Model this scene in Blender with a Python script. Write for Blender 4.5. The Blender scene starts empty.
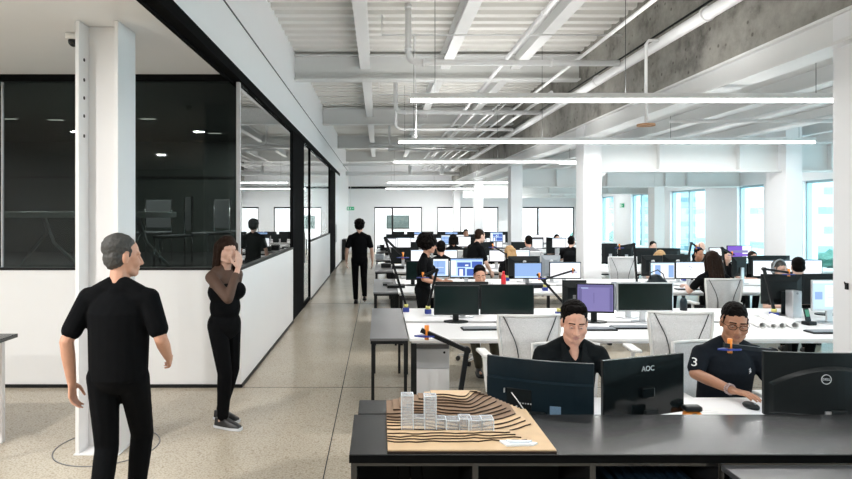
import bpy, bmesh, math, random
import numpy as np
from mathutils import Vector, Matrix, Euler, noise
from mathutils.bvhtree import BVHTree

random.seed(7)
scene = bpy.context.scene
COL = scene.collection
PI = math.pi
R = math.radians

# ------------------------------------------------------------------ camera, world, exposure
F = 600.0                     # focal length in pixels of the 852 px wide frame
VX, VY = 379.0, 214.0         # vanishing point of the depth lines
EYE = 1.85
cam = bpy.data.cameras.new('camera')
cam.sensor_width = 36.0
cam.lens = 36.0 * F / 852.0
cam.shift_x = (426.0 - VX) / 852.0
cam.shift_y = -(239.5 - VY) / 852.0
cam.clip_end = 500
cam_o = bpy.data.objects.new('camera', cam)
cam_o.location = (0, 0, EYE)
cam_o.rotation_euler = (R(90), 0, 0)
COL.objects.link(cam_o)
scene.camera = cam_o

world = bpy.data.worlds.new('sky')
scene.world = world
world.use_nodes = True
wn = world.node_tree.nodes
wn['Background'].inputs[0].default_value = (0.86, 0.95, 1.0, 1)
wn['Background'].inputs[1].default_value = 6.0

LAMP_DOWN = 12.0      # watts per metre of pendant, downwards
LAMP_UP_FILL = 7.0        # added upward fill that brightens the deck, watts per metre
scene.view_settings.view_transform = 'Standard'
scene.view_settings.look = 'None'
scene.view_settings.gamma = 1
scene.view_settings.use_curve_mapping = False
scene.view_settings.exposure = 0.40


def PX(px, Y):
    return (px - VX) * Y / F


def PZ(py, Y):
    return EYE - (py - VY) * Y / F


# ------------------------------------------------------------------ materials
def mat(name, col, rough=0.5, metal=0.0, var=0.06, scale=30.0, spec=0.5, emit=None, estr=0.0, bump=0.0):
    m = bpy.data.materials.new(name)
    m.use_nodes = True
    nt = m.node_tree
    b = nt.nodes['Principled BSDF']
    b.inputs['Roughness'].default_value = rough
    b.inputs['Metallic'].default_value = metal
    b.inputs['Specular IOR Level'].default_value = spec
    c = tuple(col) + (1,)
    if var > 0:
        tc = nt.nodes.new('ShaderNodeTexCoord')
        nz = nt.nodes.new('ShaderNodeTexNoise')
        nz.inputs['Scale'].default_value = scale
        nz.inputs['Detail'].default_value = 3
        mx = nt.nodes.new('ShaderNodeMix')
        mx.data_type = 'RGBA'
        mx.inputs[6].default_value = tuple(max(0, v * (1 - var)) for v in col) + (1,)
        mx.inputs[7].default_value = tuple(min(1, v * (1 + var)) for v in col) + (1,)
        nt.links.new(tc.outputs['Object'], nz.inputs['Vector'])
        nt.links.new(nz.outputs[0], mx.inputs[0])
        nt.links.new(mx.outputs[2], b.inputs['Base Color'])
        if bump > 0:
            bp = nt.nodes.new('ShaderNodeBump')
            bp.inputs['Strength'].default_value = bump
            bp.inputs['Distance'].default_value = 0.01
            nt.links.new(nz.outputs[0], bp.inputs['Height'])
            nt.links.new(bp.outputs[0], b.inputs['Normal'])
    else:
        b.inputs['Base Color'].default_value = c
    if emit:
        b.inputs['Emission Color'].default_value = tuple(emit) + (1,)
        b.inputs['Emission Strength'].default_value = estr
    return m


def glass_mat(name, tint, gloss=(1, 1, 1), ior=1.5, rough=0.0, boost=0.0):
    m = bpy.data.materials.new(name)
    m.use_nodes = True
    nt = m.node_tree
    for n in list(nt.nodes):
        if n.type != 'OUTPUT_MATERIAL':
            nt.nodes.remove(n)
    out = nt.nodes[0]
    tr = nt.nodes.new('ShaderNodeBsdfTransparent')
    tr.inputs[0].default_value = tuple(tint) + (1,)
    gl = nt.nodes.new('ShaderNodeBsdfGlossy')
    gl.inputs['Color'].default_value = tuple(gloss) + (1,)
    gl.inputs['Roughness'].default_value = rough
    fr = nt.nodes.new('ShaderNodeFresnel')
    geo = nt.nodes.new('ShaderNodeNewGeometry')
    mr = nt.nodes.new('ShaderNodeMapRange')          # the node inverts the index on back faces: undo that for thin panes
    mr.inputs[3].default_value = ior
    mr.inputs[4].default_value = 1.0 / ior
    nt.links.new(geo.outputs['Backfacing'], mr.inputs[0])
    nt.links.new(mr.outputs[0], fr.inputs[0])
    ad = nt.nodes.new('ShaderNodeMath')
    ad.operation = 'ADD'
    ad.inputs[1].default_value = boost
    ad.use_clamp = True
    mx = nt.nodes.new('ShaderNodeMixShader')
    nt.links.new(fr.outputs[0], ad.inputs[0])
    nt.links.new(ad.outputs[0], mx.inputs[0])
    nt.links.new(tr.outputs[0], mx.inputs[1])
    nt.links.new(gl.outputs[0], mx.inputs[2])
    nt.links.new(mx.outputs[0], out.inputs[0])
    return m


def emis(name, col, s):
    return mat(name, (0.02, 0.02, 0.02), 0.4, var=0, emit=col, estr=s)


M = {}
M['white_wall'] = mat('painted white wall', (0.86, 0.87, 0.89), 0.6, var=0.015, scale=3)
M['left_wall'] = mat('satin white panel', (0.93, 0.935, 0.95), 0.45, var=0.015, scale=3)
M['grey_wall'] = mat('grey painted wall', (0.30, 0.30, 0.30), 0.7, var=0.03, scale=3)
M['soffit'] = mat('white plaster', (0.80, 0.81, 0.82), 0.7, var=0.015, scale=4)
M['deck'] = mat('painted steel deck', (0.78, 0.77, 0.735), 0.55, var=0.03, scale=5)
M['beam'] = mat('painted steel beam', (0.70, 0.71, 0.70), 0.5, var=0.02, scale=4)
M['joist'] = mat('painted steel joist', (0.80, 0.805, 0.80), 0.5, var=0.02, scale=4)
M['column'] = mat('painted column', (0.86, 0.865, 0.88), 0.5, var=0.015, scale=4)
M['pipe'] = mat('painted pipe', (0.80, 0.805, 0.81), 0.4, var=0.03, scale=9)
M['black'] = mat('black powder coat', (0.008, 0.009, 0.010), 0.45, var=0.1, spec=0.25)
M['matte_black'] = mat('matte black trim', (0.006, 0.0065, 0.007), 0.9, var=0.1, spec=0.04)
M['black_plastic'] = mat('black plastic', (0.008, 0.011, 0.012), 0.4, var=0.1, scale=60, spec=0.25)
M['gloss_black'] = mat('gloss black plastic', (0.006, 0.009, 0.010), 0.12, var=0.05, spec=0.35)
M['navy_plastic'] = mat('dark blue grey plastic', (0.006, 0.015, 0.022), 0.35, var=0.1, spec=0.3)
M['grey_plastic'] = mat('grey plastic', (0.30, 0.33, 0.36), 0.4)
M['silver'] = mat('brushed silver', (0.65, 0.66, 0.68), 0.32, 0.8)
M['chrome'] = mat('chrome', (0.8, 0.8, 0.82), 0.12, 1.0)
M['desk_white'] = mat('white laminate', (0.87, 0.87, 0.88), 0.35, var=0.01)
M['desk_grey'] = mat('graphite laminate', (0.15, 0.15, 0.155), 0.3, var=0.08, scale=20)
M['slate'] = mat('dark slate laminate', (0.05, 0.052, 0.055), 0.3, var=0.1, scale=12)
M['counter'] = mat('blackened steel counter', (0.020, 0.021, 0.023), 0.2, var=0.4, scale=5, spec=0.9)
M['counter_body'] = mat('black steel frame', (0.006, 0.008, 0.009), 0.6, var=0.1, spec=0.2)
M['cab_white'] = mat('white steel cabinet', (0.88, 0.88, 0.90), 0.4, var=0.01)
M['cab_grey'] = mat('light grey steel', (0.60, 0.61, 0.64), 0.4, var=0.02)
M['chair_white'] = mat('white chair plastic', (0.80, 0.80, 0.79), 0.4, var=0.01)
M['chair_seat'] = mat('light grey fabric', (0.62, 0.62, 0.63), 0.9, var=0.06, scale=120)
M['rubber'] = mat('rubber', (0.02, 0.02, 0.02), 0.7)
M['paper'] = mat('paper', (0.88, 0.88, 0.87), 0.8, var=0.02)
M['orange'] = mat('orange plastic', (0.80, 0.25, 0.02), 0.4, var=0.05)
M['blue'] = mat('blue plastic', (0.03, 0.055, 0.30), 0.4, var=0.05)
M['yellow'] = mat('yellow plastic', (0.72, 0.66, 0.20), 0.5, var=0.05)
M['red'] = mat('red plastic', (0.70, 0.02, 0.03), 0.3, var=0.05)
M['green'] = mat('green plastic', (0.06, 0.28, 0.16), 0.4, var=0.05)
M['brown'] = mat('brown cardboard', (0.38, 0.22, 0.12), 0.8, var=0.1)
M['binder'] = mat('dark blue binder', (0.02, 0.05, 0.09), 0.5, var=0.1)
M['board'] = mat('birch plywood', (0.76, 0.55, 0.34), 0.6, var=0.12, scale=14)
M['board_hill'] = mat('walnut sheet', (0.30, 0.195, 0.125), 0.65, var=0.22, scale=16)
M['burnt'] = mat('laser burnt edge', (0.035, 0.018, 0.010), 0.8, var=0.2)
M['white_mark'] = mat('white print', (0.85, 0.85, 0.85), 0.5, var=0)
M['silver_mark'] = mat('silver print', (0.62, 0.64, 0.66), 0.3, 0.3, var=0)
M['label_mark'] = mat('blue grey sticker', (0.14, 0.24, 0.36), 0.5, var=0.3, scale=150)
M['dark_wall'] = mat('shade-dark meeting room wall', (0.05, 0.06, 0.054), 0.6, var=0.2, scale=2)  # dark colour stands in for the shade of the unlit room
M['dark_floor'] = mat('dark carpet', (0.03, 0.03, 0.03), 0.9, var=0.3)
M['dim_white'] = mat('off white table', (0.72, 0.74, 0.73), 0.4, var=0.02)
M['exit_green'] = mat('exit sign green', (0.02, 0.30, 0.14), 0.4, var=0, emit=(0.05, 0.5, 0.25), estr=0.25)
M['glass_dark'] = glass_mat('shade-tinted partition glass', (0.42, 0.46, 0.44), ior=1.30)  # tint darkened to carry the shade of the unlit room behind
M['glass_side'] = glass_mat('clear partition glass', (0.62, 0.66, 0.64), boost=0.26)
M['glass_win'] = glass_mat('pale cyan window glass', (0.76, 0.925, 0.96))
M['glass_back'] = glass_mat('clear office glass', (0.93, 0.96, 0.97))
M['win_frame'] = mat('grey blue aluminium', (0.36, 0.50, 0.56), 0.4, 0.2)
M['tube'] = emis('lit diffuser', (1.0, 0.99, 0.97), 8.0)
M['downlight'] = emis('lit downlight', (1.0, 0.97, 0.9), 1.2)
M['s_white'] = emis('screen white', (0.96, 0.97, 1.0), 1.0)
M['s_pale'] = emis('screen pale blue', (0.55, 0.74, 0.95), 0.95)
M['s_sky'] = emis('screen sky blue', (0.30, 0.48, 0.85), 0.8)
M['s_blue'] = emis('screen blue', (0.045, 0.12, 0.52), 0.8)
M['s_lav'] = emis('screen lavender', (0.22, 0.19, 0.46), 0.75)
M['s_lav2'] = emis('screen dim lavender', (0.14, 0.12, 0.33), 0.7)
M['s_purple'] = emis('screen purple', (0.18, 0.05, 0.55), 0.9)
M['s_grey'] = emis('screen grey', (0.45, 0.48, 0.55), 0.8)
M['s_off'] = mat('dark screen', (0.004, 0.013, 0.012), 0.2, var=0, spec=0.35)
M['tv_glass'] = mat('grey television glass', (0.10, 0.13, 0.125), 0.25, var=0.3, scale=6)
M['skin_a'] = mat('skin warm', (0.64, 0.34, 0.235), 0.5, var=0.08, scale=40)
M['skin_b'] = mat('skin brown', (0.40, 0.19, 0.11), 0.45, var=0.08, scale=40)
M['skin_c'] = mat('skin light', (0.66, 0.42, 0.33), 0.5, var=0.08, scale=40)
M['lip'] = mat('lips', (0.50, 0.23, 0.18), 0.5, var=0.05)
M['lip_b'] = mat('lips brown', (0.31, 0.135, 0.09), 0.5, var=0.05)
M['eye_white'] = mat('eye white', (0.75, 0.73, 0.70), 0.3, var=0)
M['iris'] = mat('iris', (0.02, 0.012, 0.01), 0.2, var=0)
M['hair_black'] = mat('black hair', (0.006, 0.005, 0.0045), 0.6, var=0.6, scale=90, bump=0.6, spec=0.04)
M['hair_brown'] = mat('brown hair', (0.022, 0.012, 0.008), 0.6, var=0.6, scale=60, bump=0.6, spec=0.08)
M['hair_grey'] = mat('grey hair', (0.055, 0.054, 0.052), 0.6, var=0.6, scale=70, bump=0.6)
M['hair_blond'] = mat('ginger blond hair', (0.50, 0.30, 0.13), 0.6, var=0.3, scale=60, bump=0.6)
M['cloth_black'] = mat('black cotton', (0.0045, 0.005, 0.006), 0.9, var=0.3, scale=25, spec=0.08)
M['cloth_shirt'] = mat('black woven shirt', (0.006, 0.008, 0.009), 0.85, var=0.3, scale=25, spec=0.12)
M['cloth_navy'] = mat('dark navy polo', (0.009, 0.012, 0.017), 0.85, var=0.25, scale=25, spec=0.12)
M['cloth_grey'] = mat('grey cotton', (0.18, 0.18, 0.19), 0.85, var=0.2, scale=25)
M['cloth_pale'] = mat('pale pink cotton', (0.62, 0.52, 0.50), 0.85, var=0.1, scale=25)
M['cloth_white'] = mat('white cotton', (0.75, 0.75, 0.76), 0.85, var=0.1, scale=25)
M['cloth_olive'] = mat('olive cotton', (0.06, 0.05, 0.03), 0.85, var=0.3, scale=25)
M['sheer'] = mat('sheer brown mesh top', (0.09, 0.048, 0.032), 0.7, var=0.15, scale=60)
M['shoe'] = mat('black leather', (0.02, 0.02, 0.022), 0.4)
M['sole'] = mat('white sole', (0.72, 0.74, 0.78), 0.5, var=0.02)
M['bead'] = mat('bracelet bead', (0.45, 0.36, 0.36), 0.5, var=0.6, scale=120)
M['leaf'] = mat('tree leaves', (0.025, 0.085, 0.06), 0.8, var=0.5, scale=2)
M['bark'] = mat('bark', (0.12, 0.08, 0.05), 0.9)
M['out_ground'] = mat('pale street', (0.55, 0.58, 0.58), 0.9, var=0.1, scale=0.2)


def make_mesh_fabric():
    m = bpy.data.materials.new('white chair mesh')
    m.use_nodes = True
    nt = m.node_tree
    b = nt.nodes['Principled BSDF']
    b.inputs['Base Color'].default_value = (0.74, 0.74, 0.75, 1)
    b.inputs['Roughness'].default_value = 0.7
    tr = nt.nodes.new('ShaderNodeBsdfTransparent')
    tc = nt.nodes.new('ShaderNodeTexCoord')
    wv = nt.nodes.new('ShaderNodeTexNoise')
    wv.inputs['Scale'].default_value = 180
    mp = nt.nodes.new('ShaderNodeMapRange')
    mp.inputs[1].default_value = 0.3
    mp.inputs[2].default_value = 0.7
    mp.inputs[3].default_value = 0.26
    mp.inputs[4].default_value = 0.50
    mx = nt.nodes.new('ShaderNodeMixShader')
    nt.links.new(tc.outputs['Object'], wv.inputs['Vector'])
    nt.links.new(wv.outputs[0], mp.inputs[0])
    nt.links.new(mp.outputs[0], mx.inputs[0])
    nt.links.new(b.outputs[0], mx.inputs[1])
    nt.links.new(tr.outputs[0], mx.inputs[2])
    nt.links.new(mx.outputs[0], nt.nodes['Material Output'].inputs[0])
    return m


M['chair_mesh'] = make_mesh_fabric()


def make_acrylic():
    m = bpy.data.materials.new('frosted acrylic')
    m.use_nodes = True
    nt = m.node_tree
    b = nt.nodes['Principled BSDF']
    b.inputs['Base Color'].default_value = (0.82, 0.88, 0.95, 1)
    b.inputs['Roughness'].default_value = 0.6
    tr = nt.nodes.new('ShaderNodeBsdfTransparent')
    mx = nt.nodes.new('ShaderNodeMixShader')
    mx.inputs[0].default_value = 0.78
    nt.links.new(b.outputs[0], mx.inputs[1])
    nt.links.new(tr.outputs[0], mx.inputs[2])
    nt.links.new(mx.outputs[0], nt.nodes['Material Output'].inputs[0])
    return m


M['acrylic'] = make_acrylic()
M['acrylic_edge'] = mat('acrylic edge', (0.82, 0.88, 0.95), 0.3, var=0)


def make_floor_mat():
    m = bpy.data.materials.new('polished terrazzo concrete')
    m.use_nodes = True
    nt = m.node_tree
    N, L = nt.nodes, nt.links
    b = N['Principled BSDF']
    tc = N.new('ShaderNodeTexCoord')
    n1 = N.new('ShaderNodeTexNoise'); n1.inputs['Scale'].default_value = 0.7; n1.inputs['Detail'].default_value = 5
    n2 = N.new('ShaderNodeTexVoronoi'); n2.inputs['Scale'].default_value = 55
    n3 = N.new('ShaderNodeTexNoise'); n3.inputs['Scale'].default_value = 70; n3.inputs['Detail'].default_value = 2
    for n in (n1, n2, n3):
        L.new(tc.outputs['Object'], n.inputs['Vector'])
    r1 = N.new('ShaderNodeValToRGB')
    r1.color_ramp.elements[0].position = 0.3; r1.color_ramp.elements[0].color = (0.47, 0.415, 0.335, 1)
    r1.color_ramp.elements[1].position = 0.75; r1.color_ramp.elements[1].color = (0.58, 0.52, 0.43, 1)
    L.new(n1.outputs[0], r1.inputs[0])
    r2 = N.new('ShaderNodeValToRGB')
    r2.color_ramp.elements[0].position = 0.30; r2.color_ramp.elements[0].color = (0.70, 0.68, 0.64, 1)
    r2.color_ramp.elements[1].position = 0.55; r2.color_ramp.elements[1].color = (1.08, 1.08, 1.07, 1)
    L.new(n3.outputs[0], r2.inputs[0])
    mu = N.new('ShaderNodeMix'); mu.data_type = 'RGBA'; mu.blend_type = 'MULTIPLY'; mu.inputs[0].default_value = 1
    L.new(r1.outputs[0], mu.inputs[6]); L.new(r2.outputs[0], mu.inputs[7])
    r3 = N.new('ShaderNodeValToRGB')
    r3.color_ramp.elements[0].position = 0.0; r3.color_ramp.elements[0].color = (0.78, 0.76, 0.73, 1)
    r3.color_ramp.elements[1].position = 0.16; r3.color_ramp.elements[1].color = (1, 1, 1, 1)
    sp = N.new('ShaderNodeSeparateColor')
    L.new(n2.outputs['Color'], sp.inputs[0]); L.new(sp.outputs[0], r3.inputs[0])
    mu2 = N.new('ShaderNodeMix'); mu2.data_type = 'RGBA'; mu2.blend_type = 'MULTIPLY'; mu2.inputs[0].default_value = 1
    L.new(mu.outputs[2], mu2.inputs[6]); L.new(r3.outputs[0], mu2.inputs[7])
    L.new(mu2.outputs[2], b.inputs['Base Color'])
    b.inputs['Roughness'].default_value = 0.27
    b.inputs['Specular IOR Level'].default_value = 0.45
    return m


M['floor'] = make_floor_mat()


def make_concrete():
    m = bpy.data.materials.new('weathered grey concrete')
    m.use_nodes = True
    nt = m.node_tree
    N, L = nt.nodes, nt.links
    b = N['Principled BSDF']
    b.inputs['Roughness'].default_value = 0.85
    tc = N.new('ShaderNodeTexCoord')
    n1 = N.new('ShaderNodeTexNoise'); n1.inputs['Scale'].default_value = 1.6; n1.inputs['Detail'].default_value = 8; n1.inputs['Roughness'].default_value = 0.7
    L.new(tc.outputs['Object'], n1.inputs['Vector'])
    r1 = N.new('ShaderNodeValToRGB')
    e = r1.color_ramp.elements
    e[0].position = 0.30; e[0].color = (0.10, 0.095, 0.085, 1)
    e[1].position = 0.66; e[1].color = (0.40, 0.385, 0.35, 1)
    k = e.new(0.46); k.color = (0.27, 0.26, 0.235, 1)
    L.new(n1.outputs[0], r1.inputs[0])
    v = N.new('ShaderNodeTexVoronoi'); v.inputs['Scale'].default_value = 7
    L.new(tc.outputs['Object'], v.inputs['Vector'])
    r2 = N.new('ShaderNodeValToRGB')
    r2.color_ramp.elements[0].position = 0.10; r2.color_ramp.elements[0].color = (0.3, 0.28, 0.26, 1)
    r2.color_ramp.elements[1].position = 0.17; r2.color_ramp.elements[1].color = (1, 1, 1, 1)
    L.new(v.outputs['Distance'], r2.inputs[0])
    mu = N.new('ShaderNodeMix'); mu.data_type = 'RGBA'; mu.blend_type = 'MULTIPLY'; mu.inputs[0].default_value = 0.8
    L.new(r1.outputs[0], mu.inputs[6]); L.new(r2.outputs[0], mu.inputs[7])
    L.new(mu.outputs[2], b.inputs['Base Color'])
    bp = N.new('ShaderNodeBump'); bp.inputs['Strength'].default_value = 0.4; bp.inputs['Distance'].default_value = 0.02
    L.new(n1.outputs[0], bp.inputs['Height']); L.new(bp.outputs[0], b.inputs['Normal'])
    return m


M['concrete'] = make_concrete()


def make_tower_mat():
    m = bpy.data.materials.new('banded office tower')
    m.use_nodes = True
    nt = m.node_tree
    N, L = nt.nodes, nt.links
    b = N['Principled BSDF']
    tc = N.new('ShaderNodeTexCoord')
    br = N.new('ShaderNodeTexBrick')
    br.inputs['Scale'].default_value = 1.0
    br.inputs['Brick Width'].default_value = 7.0
    br.inputs['Row Height'].default_value = 1.7
    br.inputs['Mortar Size'].default_value = 0.55
    br.inputs['Color1'].default_value = (0.16, 0.24, 0.27, 1)
    br.inputs['Color2'].default_value = (0.22, 0.31, 0.34, 1)
    br.inputs['Mortar'].default_value = (0.42, 0.46, 0.47, 1)
    mp = N.new('ShaderNodeMapping')
    mp.inputs['Rotation'].default_value = (R(90), 0, 0)
    L.new(tc.outputs['Object'], mp.inputs[0]); L.new(mp.outputs[0], br.inputs[0])
    L.new(br.outputs[0], b.inputs['Base Color'])
    return m


M['tower'] = make_tower_mat()


# ------------------------------------------------------------------ mesh helpers
class MB:
    def __init__(self):
        self.bm = bmesh.new()

    def box(self, x0, x1, y0, y1, z0, z1, mi=0, M4=None):
        v = [self.bm.verts.new(M4 @ Vector(p) if M4 else p) for p in
             ((x0, y0, z0), (x1, y0, z0), (x1, y1, z0), (x0, y1, z0), (x0, y0, z1), (x1, y0, z1), (x1, y1, z1), (x0, y1, z1))]
        for f in ((0, 3, 2, 1), (4, 5, 6, 7), (0, 1, 5, 4), (1, 2, 6, 5), (2, 3, 7, 6), (3, 0, 4, 7)):
            fc = self.bm.faces.new([v[i] for i in f])
            fc.material_index = mi
        return self

    def bar(self, p, q, w, h=None, mi=0, up=(0, 0, 1)):
        p, q = Vector(p), Vector(q)
        h = h or w
        d = (q - p)
        ln = d.length
        y = d.normalized()
        u = Vector(up)
        if abs(y.dot(u)) > 0.98:
            u = Vector((1, 0, 0))
        x = y.cross(u).normalized()
        z = x.cross(y)
        m = Matrix((x, y, z)).transposed().to_4x4()
        m.translation = p
        return self.box(-w / 2, w / 2, 0, ln, -h / 2, h / 2, mi, m)

    def cyl(self, p, q, r1, r2=None, n=14, mi=0, cap=True):
        p, q = Vector(p), Vector(q)
        r2 = r1 if r2 is None else r2
        y = (q - p).normalized()
        u = Vector((0, 0, 1)) if abs(y.z) < 0.95 else Vector((1, 0, 0))
        x = y.cross(u).normalized()
        z = x.cross(y)
        A, B = [], []
        for i in range(n):
            a = 2 * PI * i / n
            d = x * math.cos(a) + z * math.sin(a)
            A.append(self.bm.verts.new(p + d * r1))
            B.append(self.bm.verts.new(q + d * r2))
        for i in range(n):
            j = (i + 1) % n
            f = self.bm.faces.new((A[i], A[j], B[j], B[i]))
            f.material_index = mi
            f.smooth = True
        if cap:
            self.bm.faces.new(A[::-1]).material_index = mi
            self.bm.faces.new(B).material_index = mi
        return self

    def tube(self, pts, r, n=10, mi=0, closed=False):
        pts = [Vector(p) for p in pts]
        rings = []
        N = len(pts)
        prev = None
        for i, p in enumerate(pts):
            a = pts[(i - 1) % N] if closed or i > 0 else p
            b = pts[(i + 1) % N] if closed or i < N - 1 else p
            t = (b - a).normalized()
            if prev is None:
                u = Vector((0, 0, 1)) if abs(t.z) < 0.9 else Vector((1, 0, 0))
                x = t.cross(u).normalized()
            else:
                x = (prev - t * prev.dot(t)).normalized()
            prev = x
            z = x.cross(t)
            rr = r[i] if isinstance(r, (list, tuple)) else r
            rings.append([self.bm.verts.new(p + x * rr * math.cos(2 * PI * k / n) + z * rr * math.sin(2 * PI * k / n)) for k in range(n)])
        for i in range(N if closed else N - 1):
            A, B = rings[i], rings[(i + 1) % N]
            for k in range(n):
                f = self.bm.faces.new((A[k], A[(k + 1) % n], B[(k + 1) % n], B[k]))
                f.material_index = mi
                f.smooth = True
        if not closed:
            self.bm.faces.new(rings[0][::-1]).material_index = mi
            self.bm.faces.new(rings[-1]).material_index = mi
        return self

    def prism(self, poly, z0, z1, mi=0, side=None, M4=None):
        tr = (lambda v: M4 @ Vector(v)) if M4 else (lambda v: v)
        A = [self.bm.verts.new(tr((x, y, z0))) for x, y in poly]
        B = [self.bm.verts.new(tr((x, y, z1))) for x, y in poly]
        self.bm.faces.new(A[::-1]).material_index = mi
        self.bm.faces.new(B).material_index = mi
        n = len(poly)
        for i in range(n):
            f = self.bm.faces.new((A[i], A[(i + 1) % n], B[(i + 1) % n], B[i]))
            f.material_index = mi if side is None else side
        return self

    def hull(self, pts, mi=0):
        vs = [self.bm.verts.new(p) for p in pts]
        r = bmesh.ops.convex_hull(self.bm, input=vs)
        dead = [g for g in r['geom_interior'] if isinstance(g, bmesh.types.BMVert)]
        if dead:
            bmesh.ops.delete(self.bm, geom=dead, context='VERTS')
        return self

    def cap(self, p, q, r1, r2=None):
        r2 = r1 if r2 is None else r2
        p, q = Vector(p), Vector(q)
        if (p - q).length < 1e-5:
            q = q + Vector((0, 0, 1e-4))
        return self.hull([p + v * r1 for v in SPH] + [q + v * r2 for v in SPH])

    def ell(self, c, r, M3=None, sub=3):
        c = Vector(c)
        g = bmesh.ops.create_icosphere(self.bm, subdivisions=sub, radius=1)
        for v in g['verts']:
            p = Vector((v.co.x * r[0], v.co.y * r[1], v.co.z * r[2]))
            v.co = c + (M3 @ p if M3 else p)
        return self

    def mesh(self, name):
        bmesh.ops.recalc_face_normals(self.bm, faces=self.bm.faces)
        me = bpy.data.meshes.new(name)
        self.bm.to_mesh(me)
        self.bm.free()
        return me

    def build(self, name, mats, parent=None, bevel=0.0, smooth=False, seg=2):
        me = self.mesh(name)
        return link(name, me, mats, parent, bevel, smooth, seg)


def link(name, me, mats, parent=None, bevel=0.0, smooth=False, seg=2):
    for m in (mats if isinstance(mats, (list, tuple)) else [mats]):
        me.materials.append(M[m] if isinstance(m, str) else m)
    if smooth:
        me.polygons.foreach_set('use_smooth', [True] * len(me.polygons))
    o = bpy.data.objects.new(name, me)
    COL.objects.link(o)
    if parent:
        o.parent = parent
    if bevel > 0:
        md = o.modifiers.new('bevel', 'BEVEL')
        md.width = bevel
        md.segments = seg
        md.limit_method = 'ANGLE'
        md.angle_limit = R(40)
    return o


def _sphere_points():
    b = bmesh.new()
    bmesh.ops.create_icosphere(b, subdivisions=2, radius=1)
    s = [v.co.copy() for v in b.verts]
    b.free()
    return s


SPH = _sphere_points()


def thing(name, label, cat, loc=(0, 0, 0), rz=0.0, group=None):
    o = bpy.data.objects.new(name, None)
    o.empty_display_size = 0.1
    COL.objects.link(o)
    o.location = loc
    o.rotation_euler = (0, 0, rz)
    o['label'] = label
    o['category'] = cat
    if group:
        o['group'] = group
    return o


def tag(o, label, cat, group=None, kind=None):
    o['label'] = label
    o['category'] = cat
    if group:
        o['group'] = group
    if kind:
        o['kind'] = kind
    return o


def struct(o):
    o['kind'] = 'structure'
    return o


def vox(mb, size, it=4, fac=0.5):
    """union of closed lumps into one continuous surface"""
    me = mb.mesh('tmp')
    o = bpy.data.objects.new('tmp', me)
    COL.objects.link(o)
    r = o.modifiers.new('r', 'REMESH')
    r.mode = 'VOXEL'
    r.voxel_size = size
    if it:
        s = o.modifiers.new('s', 'SMOOTH')
        s.factor = fac
        s.iterations = it
    dg = bpy.context.evaluated_depsgraph_get()
    out = bpy.data.meshes.new_from_object(o.evaluated_get(dg))
    bpy.data.objects.remove(o)
    bpy.data.meshes.remove(me)
    return out


def text_mesh(txt, size, depth=0.001):
    c = bpy.data.curves.new('t', 'FONT')
    c.body = txt
    c.size = size
    c.extrude = depth
    c.align_x = 'CENTER'
    c.align_y = 'CENTER'
    o = bpy.data.objects.new('t', c)
    COL.objects.link(o)
    dg = bpy.context.evaluated_depsgraph_get()
    me = bpy.data.meshes.new_from_object(o.evaluated_get(dg))
    bpy.data.objects.remove(o)
    return me


def copy_tree(o, parent=None):
    c = o.copy()
    COL.objects.link(c)
    if parent:
        c.parent = parent
    for ch in o.children:
        copy_tree(ch, c)
    return c


# ================================================================== THE SETTING
XL, XR = -8.0, 10.0           # far side walls
YB, YF = -7.0, 28.9           # wall behind the camera, far wall
WX = -1.47                    # face of the corridor partition
H_SOF = 3.335                  # height of the smooth soffit
H_DECK = 4.66
H_LOW = 3.42                  # slab over the window bay
YP = 6.40                     # front of the meeting room

fl = MB().box(XL, XR, YB, YF + 3, -0.2, 0).build('floor', 'floor'); struct(fl)
g = MB()
g.box(-0.394, -0.386, YB, YF, 0.0, 0.0012)
g.box(2.6, 2.606, YB, YF, 0.0, 0.0012)
for y in (0.4, 6.40, 12.4, 18.4):
    g.box(XL, -0.39, y, y + 0.008, 0.0, 0.0012)
    g.box(-0.39, XR, y, y + 0.008, 0.0, 0.0012)
struct(g.build('floor_joint', 'counter_body', fl))
ring = [(-2.16 + 0.39 * math.cos(2 * PI * i / 40), 4.78 + 0.39 * math.sin(2 * PI * i / 40), 0.0) for i in range(40)]
struct(MB().tube(ring, 0.006, 6, closed=True).build('floor_joint', 'desk_grey', fl))

# steel deck
prof = []
y = YB
p = 0.30
while y < YF:
    prof += [(y, H_DECK + 0.075), (y + 0.11, H_DECK + 0.075), (y + 0.14, H_DECK), (y + 0.27, H_DECK)]
    y += p
d = MB()
rows = [[d.bm.verts.new((x, yy, zz)) for yy, zz in prof] for x in (WX - 0.1, 3.6)]
for i in range(len(prof) - 1):
    d.bm.faces.new((rows[0][i], rows[0][i + 1], rows[1][i + 1], rows[1][i]))
struct(d.build('ceiling', 'deck'))
struct(MB().box(XL, XR + 0.4, YB - 0.3, YF + 4, H_DECK + 0.12, H_DECK + 0.4).build('ceiling_slab', 'deck'))
struct(MB().box(XL, WX - 0.12, YB, 28.9, H_SOF, H_SOF + 0.1).build('ceiling_panel', 'soffit'))
struct(MB().box(3.9, XR, YB, YF, H_LOW, H_LOW + 0.15).build('ceiling_low', 'beam'))

# outer walls
struct(MB().box(XL - 0.3, XL, YB, YF, 0, H_DECK).build('wall_left', 'white_wall'))
struct(MB().box(XL, XR, YB - 0.3, YB, 0, H_DECK + 0.1).build('wall_rear', 'grey_wall'))

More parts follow.
